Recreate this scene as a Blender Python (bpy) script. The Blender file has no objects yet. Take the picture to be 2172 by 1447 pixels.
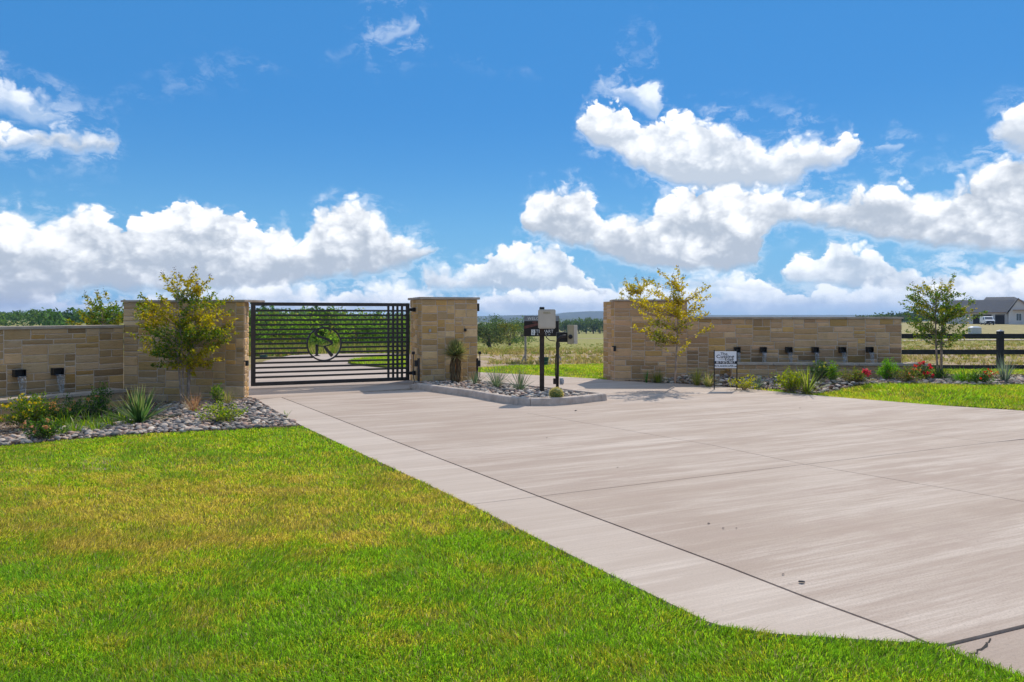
import bpy, bmesh, math, random
import numpy as np
from mathutils import Vector, Matrix

SC = bpy.context.scene
COL = SC.collection
R = math.radians

# ------------------------------------------------------------------ camera
CAM_H, FPX, HOR = 1.6, 1500.0, 666.0          # eye height (m), focal length (photo pixels), horizon row
cam_d = bpy.data.cameras.new('camera')
cam = bpy.data.objects.new('camera', cam_d); COL.objects.link(cam)
cam.location = (0, 0, CAM_H); cam.rotation_euler = (R(90), 0, 0)
cam_d.sensor_width = 36.0; cam_d.lens = FPX / 2172 * 36.0
cam_d.shift_y = -(723.5 - HOR) / 2172
cam_d.clip_start = 0.05; cam_d.clip_end = 20000
SC.camera = cam

# ------------------------------------------------------------------ light
SUN_AZ, SUN_EL = R(25), R(44)                  # clockwise from straight ahead, above the horizon
sun_dir = Vector((math.sin(SUN_AZ) * math.cos(SUN_EL), math.cos(SUN_AZ) * math.cos(SUN_EL), math.sin(SUN_EL)))
sd = bpy.data.lights.new('sun', 'SUN'); sd.energy = 2.75; sd.angle = R(0.53); sd.color = (1.0, 0.93, 0.82)
so = bpy.data.objects.new('sun', sd); COL.objects.link(so)
so.rotation_euler = sun_dir.to_track_quat('Z', 'Y').to_euler(); so.location = (20, 40, 60)
SC.view_settings.view_transform = 'Standard'; SC.view_settings.look = 'None'
SC.view_settings.exposure = 0.52; SC.view_settings.gamma = 1.0; SC.view_settings.use_curve_mapping = False
SC.cycles.max_bounces = 8; SC.cycles.diffuse_bounces = 3; SC.cycles.glossy_bounces = 2
SC.cycles.transmission_bounces = 4; SC.cycles.transparent_max_bounces = 8; SC.cycles.volume_bounces = 0
SC.cycles.use_denoising = True; SC.cycles.sample_clamp_indirect = 4.0

# ------------------------------------------------------------------ node helpers
def nd(nt, t, ins=None, **at):
    n = nt.nodes.new(t)
    for k, v in at.items(): setattr(n, k, v)
    for k, v in (ins or {}).items():
        s = n.inputs[k]
        if isinstance(v, bpy.types.NodeSocket): nt.links.new(v, s)
        else: s.default_value = v
    return n
def mth(nt, op, a, b=0.0, c=0.0, clamp=False):
    return nd(nt, 'ShaderNodeMath', {0: a, 1: b, 2: c}, operation=op, use_clamp=clamp).outputs[0]
def vmt(nt, op, a, b=(0, 0, 0), c=(0, 0, 0)):
    return nd(nt, 'ShaderNodeVectorMath', {0: a, 1: b, 2: c}, operation=op).outputs[0]
def c4(c): return (c[0], c[1], c[2], 1.0)
def mixc(nt, f, a, b, blend='MIX'):
    n = nt.nodes.new('ShaderNodeMix'); n.data_type = 'RGBA'; n.blend_type = blend
    for i, v in ((0, f), (6, a), (7, b)):
        if isinstance(v, bpy.types.NodeSocket): nt.links.new(v, n.inputs[i])
        elif i == 0: n.inputs[i].default_value = v
        else: n.inputs[i].default_value = c4(v)
    return n.outputs[2]
def smooth(nt, v, a, b, lo=0.0, hi=1.0):
    n = nd(nt, 'ShaderNodeMapRange', {0: v, 1: a, 2: b, 3: lo, 4: hi}, interpolation_type='SMOOTHSTEP')
    return n.outputs[0]
def noise(nt, vec, scale, detail=4, rough=0.55, dist=0.0):
    return nd(nt, 'ShaderNodeTexNoise', {'Vector': vec, 'Scale': scale, 'Detail': detail, 'Roughness': rough, 'Distortion': dist})

# ------------------------------------------------------------------ sky with cumulus
W = bpy.data.worlds.new('World'); SC.world = W; W.use_nodes = True
def build_world():
    nt = W.node_tree; nt.nodes.clear()
    STR = 0.12
    sky = nd(nt, 'ShaderNodeTexSky', sky_type='NISHITA', sun_disc=False, sun_elevation=SUN_EL, sun_rotation=SUN_AZ,
             altitude=300, air_density=0.9, dust_density=0.0, ozone_density=3.0).outputs[0]
    sky = nd(nt, 'ShaderNodeHueSaturation', {'Saturation': 1.22, 'Value': 0.9, 'Color': sky}).outputs[0]
    sky = mixc(nt, 1.0, sky, (.62, .90, 1.0), 'MULTIPLY')
    d = nd(nt, 'ShaderNodeTexCoord').outputs['Generated']
    sx = nd(nt, 'ShaderNodeSeparateXYZ', {0: d})
    az = mth(nt, 'ARCTAN2', sx.outputs[0], sx.outputs[1]); el = mth(nt, 'ARCSINE', sx.outputs[2])
    P = nd(nt, 'ShaderNodeCombineXYZ', {0: az, 1: el, 2: 0.0}).outputs[0]
    deep = mixc(nt, smooth(nt, el, .0, .30), tuple(v / STR for v in (.105, .295, .50)), tuple(v / STR for v in (.038, .185, .445)))
    sky = mixc(nt, .82, sky, deep)                # clear, deep autumn blue
    # billows: two scales of warp give the outlines their cauliflower edge
    n1 = noise(nt, vmt(nt, 'MULTIPLY', P, (1, 1.25, 1)), 17.0, 9, 0.61)
    w1 = vmt(nt, 'MULTIPLY', vmt(nt, 'SUBTRACT', n1.outputs['Color'], (.5, .5, .5)), (.046, .036, 0))
    P1 = vmt(nt, 'ADD', P, w1)
    vo = nd(nt, 'ShaderNodeTexVoronoi', {'Vector': vmt(nt, 'MULTIPLY', P1, (1, 1.2, 1)), 'Scale': 34.0, 'Detail': 2.0, 'Roughness': .55}, voronoi_dimensions='2D', feature='F1')
    bil = vo.outputs['Distance']
    s1 = nd(nt, 'ShaderNodeSeparateXYZ', {0: P1})
    e = mth(nt, 'ADD', s1.outputs[1], mth(nt, 'MULTIPLY', mth(nt, 'SUBTRACT', bil, .42), .020))
    A = R(40)
    u = mth(nt, 'DIVIDE', mth(nt, 'PINGPONG', mth(nt, 'ADD', s1.outputs[0], A), 2 * A), 2 * A)
    # light from upper right: difference of the same field a little way towards the sun
    n2 = noise(nt, vmt(nt, 'ADD', vmt(nt, 'MULTIPLY', P, (1, 1.25, 1)), (.010, .018, 0)), 17.0, 4, 0.56)
    rel = mth(nt, 'MULTIPLY', mth(nt, 'SUBTRACT', n1.outputs[0], n2.outputs[0]), 1.6)
    nb = noise(nt, vmt(nt, 'MULTIPLY', P, (1, 2.2, 1)), 9.0, 3, 0.5).outputs[0]
    EMAX = 0.5
    veil = smooth(nt, noise(nt, vmt(nt, 'MULTIPLY', P1, (1, 1.6, 1)), 26.0, 6, .68).outputs[0], .46, .66)
    softv = smooth(nt, noise(nt, P, 6.0, 2, .5).outputs[0], .40, .66, .55, 2.4)   # some edges crisp, some feathered
    def elev(x, y):
        a = math.atan((x - 1086) / FPX)
        return a, math.atan((HOR - y) / FPX * math.cos(a))
    def layer(col, clouds, soft_t, soft_b, opac, white, grey, gamma):
        """clouds: lists of (x, top, base) outlines, left to right, none overlapping"""
        tops, bases = [], []
        tops.append((0, .0)); bases.append((0, .06)) if clouds[0][0][0] > 5 else None
        if clouds[0][0][0] <= 5: tops.clear(); bases.clear()
        for ci, c in enumerate(clouds):
            pts = list(c)
            if pts[0][0] <= 5: pts = [(-190,) + pts[0][1:]] + pts
            if pts[-1][0] >= 2165: pts = pts + [(2360,) + pts[-1][1:]]
            for i, (x, t, b) in enumerate(pts):
                a, et = elev(x, t); _, eb = elev(x, b); uu = (a + A) / (2 * A)
                if i == 0 and x > 0:
                    m = (et + eb) / 2; tops.append((uu - .016, m - .05)); bases.append((uu - .016, m + .05))
                tops.append((uu, et)); bases.append((uu, eb))
                if i == len(pts) - 1 and x < 2200:
                    m = (et + eb) / 2; tops.append((uu + .016, m - .05)); bases.append((uu + .016, m + .05))
        if tops[-1][0] < .97: tops.append((1, .0)); bases.append((1, .06))
        cv = nt.nodes.new('ShaderNodeRGBCurve'); mp = cv.mapping; mp.use_clip = False
        mp.extend = 'HORIZONTAL'
        for ch, pts in ((0, tops), (1, bases)):
            cu = mp.curves[ch]
            pts = sorted((min(max(p[0], 0), 1), min(max(p[1] / EMAX + .2, 0), 1)) for p in pts)
            while len(cu.points) < len(pts): cu.points.new(.5, .5)
            for q, p in zip(cu.points, pts): q.location = p; q.handle_type = 'VECTOR'
        mp.update()
        uc = nd(nt, 'ShaderNodeCombineColor', {0: u, 1: u, 2: 0.0}).outputs[0]
        nt.links.new(uc, cv.inputs['Color'])
        sp = nd(nt, 'ShaderNodeSeparateColor', {0: cv.outputs[0]})
        t = mth(nt, 'MULTIPLY', mth(nt, 'SUBTRACT', sp.outputs[0], .2), EMAX)
        b = mth(nt, 'MULTIPLY', mth(nt, 'SUBTRACT', sp.outputs[1], .2), EMAX)
        up = mth(nt, 'DIVIDE', mth(nt, 'SUBTRACT', mth(nt, 'ADD', t, .004), e), mth(nt, 'MULTIPLY', softv, soft_t))
        dn = mth(nt, 'DIVIDE', mth(nt, 'SUBTRACT', mth(nt, 'MULTIPLY_ADD', mth(nt, 'SUBTRACT', e, el), .4, el), mth(nt, 'SUBTRACT', b, .009)), soft_b)
        mn = mth(nt, 'MINIMUM', up, dn)
        m = mth(nt, 'MAXIMUM', smooth(nt, mn, -.2, 1.0, 0.0, opac), mth(nt, 'MULTIPLY', smooth(nt, mn, -2.4, .6, 0.0, .32), veil))   # dense body, thin veil round it
        h = mth(nt, 'DIVIDE', mth(nt, 'SUBTRACT', e, b), mth(nt, 'MAXIMUM', mth(nt, 'SUBTRACT', t, b), .012))
        sh = mth(nt, 'ADD', mth(nt, 'ADD', mth(nt, 'MULTIPLY', h, .95), rel), mth(nt, 'MULTIPLY', mth(nt, 'SUBTRACT', nb, .5), 1.1))
        sh = mth(nt, 'ADD', sh, mth(nt, 'MULTIPLY', mth(nt, 'SUBTRACT', .42, bil), .75))
        sh = mth(nt, 'MAXIMUM', smooth(nt, sh, -.25, gamma), smooth(nt, m, .15, .60, .85, 0.0))   # thin cloud glows through
        cc = mixc(nt, sh, grey, white)
        return mixc(nt, m, col, cc)
    k = 1 / STR
    def cc(*c): return tuple(v * k for v in c)
    wh, gr = cc(.89, .895, .90), cc(.36, .405, .47)
    hor = mixc(nt, smooth(nt, el, .0, .22), cc(.15, .36, .57), sky)
    hor = mixc(nt, smooth(nt, el, -.02, .30, .85, 0.0), sky, hor)
    col = hor
    # low banks towards the horizon
    G1 = [[(0, 600, 668), (110, 606, 668), (180, 628, 670), (330, 608, 670), (470, 588, 668), (520, 584, 668), (600, 578, 668), (650, 594, 668),
           (720, 616, 668), (750, 610, 668), (790, 584, 668), (830, 578, 668), (885, 588, 668), (925, 610, 668), (980, 628, 668), (1060, 608, 668),
           (1150, 600, 668), (1230, 606, 668), (1285, 600, 668), (1400, 600, 668), (1480, 594, 668), (1540, 594, 668), (1590, 580, 668), (1640, 594, 668),
           (1690, 618, 668), (1740, 594, 668), (1800, 594, 668), (1850, 588, 668), (1900, 591, 668), (1950, 603, 668), (2040, 588, 668), (2172, 584, 668)]]
    col = layer(col, G1, .011, .03, .95, cc(.78, .81, .84), cc(.40, .49, .60), .75)
    F1 = [[(905, 556, 600), (945, 556, 602), (985, 566, 604), (1015, 552, 604), (1035, 528, 604), (1062, 515, 605), (1100, 508, 606), (1132, 516, 606), (1160, 508, 606), (1183, 506, 606),
           (1192, 530, 608), (1215, 550, 608), (1245, 580, 612), (1280, 604, 616)],
          [(1660, 560, 574), (1690, 536, 586), (1725, 534, 590), (1748, 536, 592), (1762, 494, 594), (1790, 498, 594), (1812, 518, 596), (1850, 514, 598), (1872, 530, 600),
           (1895, 552, 602), (1935, 556, 606), (1965, 572, 606), (2005, 566, 610), (2060, 570, 616), (2078, 553, 620), (2120, 548, 626), (2172, 546, 630)]]
    col = layer(col, F1, .009, .014, .92, wh, cc(.39, .45, .53), .90)
    B1 = [[(0, 596, 650), (60, 598, 652), (120, 612, 650)], [(455, 606, 640), (520, 592, 646), (570, 588, 648), (640, 600, 650), (700, 622, 650), (760, 606, 650), (830, 590, 646), (900, 600, 644)],
          [(1040, 606, 650), (1120, 612, 654), (1210, 606, 652), (1275, 610, 648)], [(1430, 575, 598), (1500, 570, 604), (1560, 574, 606), (1640, 590, 610)], [(1960, 590, 640), (2060, 584, 644), (2172, 580, 648)]]
    col = layer(col, B1, .010, .020, .85, wh, cc(.44, .51, .60), .75)
    A1 = [[(0, 440, 640), (35, 432, 640), (58, 450, 640), (100, 452, 620), (135, 438, 610), (190, 428, 605), (225, 442, 600), (255, 462, 600), (300, 446, 604), (340, 434, 606), (390, 426, 606), (445, 426, 606),
           (482, 428, 606), (505, 442, 604), (532, 462, 602), (556, 484, 600), (576, 466, 598), (602, 460, 596), (616, 478, 594), (624, 506, 592), (642, 478, 588), (660, 448, 584), (684, 428, 580), (712, 415, 577), (738, 409, 575),
           (766, 412, 573), (788, 432, 571), (808, 448, 568), (832, 468, 564), (852, 482, 558), (882, 490, 548), (906, 500, 536), (924, 514, 524)],
          [(1112, 430, 474), (1122, 402, 482), (1152, 394, 492), (1190, 384, 505), (1236, 384, 512), (1258, 412, 514), (1268, 446, 522), (1292, 464, 534), (1314, 440, 546), (1352, 440, 556), (1382, 448, 560),
           (1400, 410, 562), (1432, 400, 563), (1482, 391, 564), (1532, 388, 565), (1582, 389, 562), (1606, 390, 552), (1624, 392, 500), (1650, 395, 462), (1702, 401, 462), (1727, 411, 468), (1762, 401, 472), (1832, 395, 488), (1872, 386, 496),
           (1932, 385, 506), (1992, 391, 512), (2012, 381, 514), (2050, 371, 518), (2062, 350, 520), (2100, 340, 520), (2132, 312, 520), (2172, 306, 522)]]
    col = layer(col, A1, .008, .015, .98, wh, gr, .95)
    E1 = [[(0, 256, 290), (60, 270, 296), (120, 270, 300), (170, 267, 304), (222, 275, 306), (258, 294, 308)],
          [(1228, 228, 268), (1250, 213, 288), (1290, 208, 304), (1322, 216, 320), (1342, 250, 340), (1366, 262, 346), (1400, 245, 366), (1432, 232, 382), (1466, 230, 388), (1502, 246, 391), (1532, 258, 390), (1572, 270, 388),
           (1612, 281, 388), (1646, 302, 388), (1662, 282, 386), (1690, 282, 378), (1712, 279, 350), (1752, 275, 346), (1790, 270, 340), (1818, 278, 300)],
          [(2098, 262, 284), (2120, 236, 298), (2150, 216, 304), (2172, 208, 306)]]
    col = layer(col, E1, .009, .016, .96, wh, cc(.42, .47, .54), .90)
    H1 = [[(0, 146, 216), (30, 164, 226), (62, 186, 236), (100, 200, 248), (128, 216, 244)],
          [(795, 62, 74), (820, 46, 70), (850, 36, 60), (876, 32, 46)],
          [(1270, 168, 176), (1300, 164, 182), (1340, 164, 200), (1370, 170, 228), (1394, 164, 240)],
          [(1860, 292, 302), (1885, 290, 306), (1912, 288, 298)]]
    col = layer(col, H1, .020, .024, .75, wh, cc(.48, .56, .66), .7)
    # unseen fair-weather cloud above the frame, its cover raised to add fill light
    hi = noise(nt, vmt(nt, 'MULTIPLY', vmt(nt, 'DIVIDE', d, nd(nt, 'ShaderNodeCombineXYZ', {0: mth(nt, 'MAXIMUM', sx.outputs[2], .08), 1: mth(nt, 'MAXIMUM', sx.outputs[2], .08), 2: 1.0}).outputs[0]), (1, 1, 0)), 1.3, 6, .58).outputs[0]
    hm = mth(nt, 'MULTIPLY', smooth(nt, hi, .46, .62, 0, .9), smooth(nt, el, .44, .66))
    col = mixc(nt, hm, col, cc(.95, .95, .96))
    # below the horizon: ground colour (never seen, the terrain covers it)
    bg = nd(nt, 'ShaderNodeBackground', {'Color': col, 'Strength': STR})
    out = nd(nt, 'ShaderNodeOutputWorld'); nt.links.new(bg.outputs[0], out.inputs[0])
build_world()
W.cycles.sampling_method = 'MANUAL'; W.cycles.sample_map_resolution = 512

# ------------------------------------------------------------------ placing helpers
def lerp_tab(tab, x):
    if x <= tab[0][0]: return tab[0][1]
    for (a, b), (c, d) in zip(tab, tab[1:]):
        if x <= c: return b + (d - b) * (x - a) / (c - a)
    return tab[-1][1]
def sstep(a, b, x):
    t = min(max((x - a) / (b - a), 0.0), 1.0); return t * t * (3 - 2 * t)
T_MID = [(0, 0), (28, 0), (60, -1.3), (120, -3.4), (200, -5.3), (400, -9), (800, -14), (1500, -22), (3500, -30), (9000, -32)]
T_RGT = [(0, 0), (26, 0), (60, -.7), (115, -1.6), (165, -1.12), (215, -1.05), (300, -1.5), (600, -5), (1500, -20), (3500, -30), (9000, -32)]
T_LFT = [(0, 0), (30, -.1), (60, -.9), (120, -2.2), (250, -3.5), (450, -3.0), (650, -1.5), (1000, -4), (1500, -20), (3500, -30), (9000, -32)]
def terr(x, y):
    """height of the land"""
    z = 0.0
    if y > 24:
        a = x / y
        wr, wl = sstep(.33, .60, a), sstep(-.14, -.30, a)
        z = lerp_tab(T_MID, y) * (1 - wr) * (1 - wl) + lerp_tab(T_RGT, y) * wr + lerp_tab(T_LFT, y) * wl
        z += 3.2 * math.exp(-((a + .31) / .07) ** 2 - ((y - 600) / 160) ** 2)
    k = 1 - sstep(17, 24, y)
    z += k * (-.05 * min(max(-x - 4.6, 0), 6.0) * sstep(5.5, 9.5, y) + .15 * sstep(.15, 1.5, ((x - 3.0) * 5 + (y - 16.7) * 5.5) / 7.43))
    return z
def gp(px, py, z=None):
    """ground point met by the line of sight through photo pixel (px, py)"""
    zz = 0.0 if z is None else z
    for _ in range(12 if z is None else 1):
        d = (CAM_H - zz) * FPX / (py - HOR)
        x = (px - 1086) / FPX * d
        if z is None: zz = terr(x, d)
    return Vector((x, d, zz))
def xat(px, d): return (px - 1086) / FPX * d
def zat(py, d): return CAM_H - (py - HOR) / FPX * d

# ------------------------------------------------------------------ mesh helpers
class MB:
    def __init__(s): s.v = []; s.f = []; s.c = []
    def add(s, vs, fs, col=None):
        o = len(s.v); s.v += [tuple(p) for p in vs]; s.f += [tuple(i + o for i in f) for f in fs]
        if col is not None: s.c += [col] * len(vs)
        return s
    def box(s, lo, hi, col=None):
        (a, b, c), (d, e, f) = lo, hi
        return s.add([(a, b, c), (d, b, c), (d, e, c), (a, e, c), (a, b, f), (d, b, f), (d, e, f), (a, e, f)],
                     [(0, 3, 2, 1), (4, 5, 6, 7), (0, 1, 5, 4), (1, 2, 6, 5), (2, 3, 7, 6), (3, 0, 4, 7)], col)
    def tube(s, pts, rad, n=6, col=None, cap=True):
        pts = [Vector(p) for p in pts]; rad = rad if hasattr(rad, '__len__') else [rad] * len(pts)
        vs = []; fs = []; ref = Vector((0.31, .2, .93)).normalized(); 
        for i, p in enumerate(pts):
            t = (pts[min(i + 1, len(pts) - 1)] - pts[max(i - 1, 0)]).normalized()
            u = t.cross(ref)
            if u.length < .2: u = t.cross(Vector((1, 0, 0)))
            u.normalize(); w = t.cross(u)
            for k in range(n):
                a = 2 * math.pi * k / n; vs.append(p + (u * math.cos(a) + w * math.sin(a)) * rad[i])
        for i in range(len(pts) - 1):
            for k in range(n):
                a, b = i * n + k, i * n + (k + 1) % n; fs.append((a, b, b + n, a + n))
        if cap: fs += [tuple(range(n - 1, -1, -1)), tuple(range((len(pts) - 1) * n, len(pts) * n))]
        return s.add(vs, fs, col)
    def lathe(s, prof, n=16, o=(0, 0, 0), col=None):
        vs = []; fs = []
        for r, z in prof:
            for k in range(n):
                a = 2 * math.pi * k / n; vs.append((o[0] + r * math.cos(a), o[1] + r * math.sin(a), o[2] + z))
        for i in range(len(prof) - 1):
            for k in range(n):
                a, b = i * n + k, i * n + (k + 1) % n; fs.append((a, b, b + n, a + n))
        fs += [tuple(range(n - 1, -1, -1)), tuple(range((len(prof) - 1) * n, len(prof) * n))]
        return s.add(vs, fs, col)
    def prism(s, poly, z0, z1, col=None):
        n = len(poly)
        vs = [(p[0], p[1], z0 if len(p) < 3 else p[2] + z0) for p in poly] + [(p[0], p[1], z1 if len(p) < 3 else p[2] + z1) for p in poly]
        return s.add(vs, [tuple(range(n - 1, -1, -1)), tuple(range(n, 2 * n))] + [(i, (i + 1) % n, n + (i + 1) % n, n + i) for i in range(n)], col)
    def build(s, name, mat=None, parent=None, smooth=False, bevel=0.0, loc=None):
        me = bpy.data.meshes.new(name); me.from_pydata(s.v, [], s.f); 
        if s.c and len(s.c) == len(s.v):
            at = me.color_attributes.new('Col', 'FLOAT_COLOR', 'POINT')
            at.data.foreach_set('color', np.array([(c[0], c[1], c[2], 1) for c in s.c], dtype=np.float32).ravel())
        bm = bmesh.new(); bm.from_mesh(me); bmesh.ops.recalc_face_normals(bm, faces=bm.faces)
        if bevel: bmesh.ops.bevel(bm, geom=[e for e in bm.edges if len(e.link_faces) == 2 and e.calc_face_angle() > .6], offset=bevel, segments=2, affect='EDGES', clamp_overlap=True)
        bm.to_mesh(me); bm.free()
        if smooth: me.polygons.foreach_set('use_smooth', [True] * len(me.polygons))
        return link(name, me, mat, parent, loc)
def link(name, me, mat=None, parent=None, loc=None):
    o = bpy.data.objects.new(name, me); COL.objects.link(o)
    if mat is not None and not me.materials: me.materials.append(mat)
    if parent is not None: o.parent = parent
    if loc is not None: o.location = loc
    return o
def np_mesh(name, V, F, mat, cols=None, smooth=False, parent=None):
    """V (n,3) floats, F (m,k) ints, cols (n,3)"""
    me = bpy.data.meshes.new(name); V = np.asarray(V, np.float32); F = np.asarray(F, np.int32); k = F.shape[1]
    me.vertices.add(len(V)); me.vertices.foreach_set('co', V.ravel())
    me.loops.add(F.size); me.loops.foreach_set('vertex_index', F.ravel())
    me.polygons.add(len(F)); me.polygons.foreach_set('loop_start', np.arange(0, F.size, k, dtype=np.int32))
    me.polygons.foreach_set('loop_total', np.full(len(F), k, np.int32))
    if smooth: me.polygons.foreach_set('use_smooth', np.ones(len(F), bool))
    if cols is not None:
        at = me.color_attributes.new('Col', 'FLOAT_COLOR', 'POINT')
        at.data.foreach_set('color', np.concatenate([np.asarray(cols, np.float32), np.ones((len(V), 1), np.float32)], 1).ravel())
    me.update(calc_edges=True); me.validate()
    return link(name, me, mat, parent)
def tag(o, label, cat, group=None):
    o['label'] = label; o['category'] = cat
    if group: o['group'] = group
    return o
def struct(o): o['kind'] = 'structure'; return o
def stuff(o, label=None, cat=None):
    o['kind'] = 'stuff'
    if label: o['label'] = label
    if cat: o['category'] = cat
    return o
def thing(name, label, cat, loc=(0, 0, 0), rz=0.0, group=None):
    o = bpy.data.objects.new(name, None); COL.objects.link(o); o.empty_display_size = .2
    o.location = loc; o.rotation_euler = (0, 0, rz)
    return tag(o, label, cat, group)
def in_poly(pts, poly):
    x, y = pts[:, 0], pts[:, 1]; ins = np.zeros(len(pts), bool); n = len(poly)
    for i in range(n):
        x0, y0 = poly[i][0], poly[i][1]; x1, y1 = poly[(i + 1) % n][0], poly[(i + 1) % n][1]
        c = ((y0 > y) != (y1 > y)) & (x < (x1 - x0) * (y - y0) / (y1 - y0 + 1e-12) + x0); ins ^= c
    return ins

# ------------------------------------------------------------------ materials
def new_mat(name, rough=.8, spec=.3, base=(.5, .5, .5), metal=0.0):
    m = bpy.data.materials.new(name); m.use_nodes = True; nt = m.node_tree
    b = nt.nodes['Principled BSDF']; b.inputs['Roughness'].default_value = rough; b.inputs['Specular IOR Level'].default_value = spec
    b.inputs['Base Color'].default_value = c4(base); b.inputs['Metallic'].default_value = metal
    return m, nt, b
def setc(nt, b, sock): nt.links.new(sock, b.inputs['Base Color'])
def bump(nt, b, h, strength=.4, dist=.01):
    n = nd(nt, 'ShaderNodeBump', {'Height': h, 'Strength': strength, 'Distance': dist}); nt.links.new(n.outputs[0], b.inputs['Normal'])
def worldpos(nt): return nd(nt, 'ShaderNodeNewGeometry').outputs['Position']
def plain(name, base, rough=.6, spec=.3, metal=0.0, var=.25, scale=9.0, bmp=0.0):
    """a paint or plastic with a little wear in tone"""
    m, nt, b = new_mat(name, rough, spec, base, metal)
    P = nd(nt, 'ShaderNodeTexCoord').outputs['Object']
    n = noise(nt, P, scale, 6, .6).outputs[0]
    k = tuple(min(c * (1 + var), 1) for c in base); d = tuple(c * (1 - var) for c in base)
    setc(nt, b, mixc(nt, smooth(nt, n, .3, .7), d, k))
    nt.links.new(smooth(nt, n, .2, .8, max(rough - .12, .05), min(rough + .12, 1)), b.inputs['Roughness'])
    if bmp: bump(nt, b, n, bmp, .004)
    return m
def leaf_mat(name, trans=.45, gloss=.25, rough=.45, boost=1.25):
    m, nt, b = new_mat(name, rough, gloss)
    col = nd(nt, 'ShaderNodeVertexColor', layer_name='Col').outputs[0]
    v = nd(nt, 'ShaderNodeNewGeometry').outputs['Random Per Island']
    col = nd(nt, 'ShaderNodeHueSaturation', {'Hue': .5, 'Saturation': 1.0, 'Value': smooth(nt, v, 0, 1, .72, 1.28), 'Color': col}).outputs[0]
    setc(nt, b, col)
    tr = nd(nt, 'ShaderNodeBsdfTranslucent', {'Color': nd(nt, 'ShaderNodeHueSaturation', {'Saturation': 1.08, 'Value': boost, 'Color': col}).outputs[0]})
    mx = nd(nt, 'ShaderNodeMixShader', {0: trans, 1: b.outputs[0], 2: tr.outputs[0]})
    nt.links.new(mx.outputs[0], nt.nodes['Material Output'].inputs[0])
    return m

def concrete_mat(name='broomed_concrete', pale=0.0):
    m, nt, b = new_mat(name, .85, .25)
    P = worldpos(nt)
    rot = nd(nt, 'ShaderNodeMapping', {'Vector': P, 'Rotation': (0, 0, R(-24))}).outputs[0]
    st = noise(nt, vmt(nt, 'MULTIPLY', rot, (.42, 3.6, 1)), 1.0, 8, .68).outputs[0]      # long drag marks of the broom
    st2 = noise(nt, vmt(nt, 'MULTIPLY', rot, (1.2, 46.0, 1)), 1.0, 3, .6).outputs[0]
    bl = noise(nt, P, .55, 5, .6).outputs[0]
    fine = noise(nt, P, 75.0, 4, .8).outputs[0]
    c = mixc(nt, smooth(nt, st, .40, .60), (.425, .323, .252), (.635, .522, .428))
    c = mixc(nt, smooth(nt, bl, .35, .70, 0, .55), c, (.61, .505, .415))
    br = noise(nt, vmt(nt, 'MULTIPLY', rot, (.13, 1.5, 1)), 1.0, 4, .6).outputs[0]
    c = mixc(nt, smooth(nt, br, .42, .66, 0, .62), c, (.425, .32, .242))
    c = mixc(nt, smooth(nt, st2, .30, .72, .0, .5), c, (.37, .28, .215))
    st4 = noise(nt, vmt(nt, 'MULTIPLY', rot, (.5, 15.0, 1)), 1.0, 5, .7).outputs[0]
    c = mixc(nt, smooth(nt, st4, .44, .66, 0, .55), c, (.40, .30, .235))
    c = mixc(nt, smooth(nt, fine, .46, .64, 0, .42), c, (.27, .21, .165))
    st3 = noise(nt, vmt(nt, 'MULTIPLY', rot, (.9, 1.5, 1)), .8, 6, .7).outputs[0]
    c = mixc(nt, smooth(nt, st3, .52, .68, 0, .55), c, (.40, .297, .235))
    sp = noise(nt, P, 24.0, 2, .5).outputs[0]
    c = mixc(nt, smooth(nt, sp, .66, .74, 0, .35), c, (.30, .25, .21))
    if pale: c = mixc(nt, pale, c, (.63, .53, .435))
    setc(nt, b, c)
    bump(nt, b, mth(nt, 'ADD', mth(nt, 'MULTIPLY', st2, .8), mth(nt, 'MULTIPLY', fine, .7)), .35, .004)
    return m
M_CONC = concrete_mat(); M_CONC_P = concrete_mat('pale_border_concrete', .30)

def kerb_mat():
    m, nt, b = new_mat('kerb_concrete', .85, .25)
    P = worldpos(nt); n = noise(nt, P, 5.0, 6, .65).outputs[0]; f = noise(nt, P, 120.0, 2, .7).outputs[0]
    drip = noise(nt, vmt(nt, 'MULTIPLY', P, (14, 14, 1.5)), 1.0, 4, .6).outputs[0]
    c = mixc(nt, smooth(nt, n, .3, .7), (.43, .335, .265), (.58, .475, .39))
    c = mixc(nt, smooth(nt, drip, .5, .75, 0, .5), c, (.30, .25, .21))
    c = mixc(nt, smooth(nt, f, .6, .85, 0, .4), c, (.25, .21, .18))
    setc(nt, b, c); bump(nt, b, mth(nt, 'ADD', n, mth(nt, 'MULTIPLY', f, .4)), .4, .006)
    return m
M_KERB = kerb_mat()

def stone_mat():
    m, nt, b = new_mat('sandstone', .9, .15)
    oi = nd(nt, 'ShaderNodeObjectInfo'); P = vmt(nt, 'ADD', worldpos(nt), vmt(nt, 'MULTIPLY', nd(nt, 'ShaderNodeCombineXYZ', {0: oi.outputs['Random'], 1: oi.outputs['Random'], 2: oi.outputs['Random']}).outputs[0], (37, 11, 5)))
    n = noise(nt, P, 5.5, 6, .65).outputs[0]; g = noise(nt, vmt(nt, 'MULTIPLY', P, (1, 1, 3.2)), 11.0, 5, .65).outputs[0]; f = noise(nt, P, 75.0, 3, .7).outputs[0]
    c = oi.outputs['Color']
    c = mixc(nt, smooth(nt, n, .45, .78, 0, .55), c, (.42, .26, .10))
    c = mixc(nt, smooth(nt, g, .55, .8, 0, .5), c, (.33, .245, .16))
    c = mixc(nt, smooth(nt, g, .20, .42, .45, 0), c, (.60, .48, .36))
    c = mixc(nt, smooth(nt, f, .58, .85, 0, .3), c, (.24, .18, .12))
    setc(nt, b, c); bump(nt, b, mth(nt, 'ADD', mth(nt, 'MULTIPLY', g, 1.0), mth(nt, 'MULTIPLY', f, .3)), .85, .02)
    return m
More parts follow.
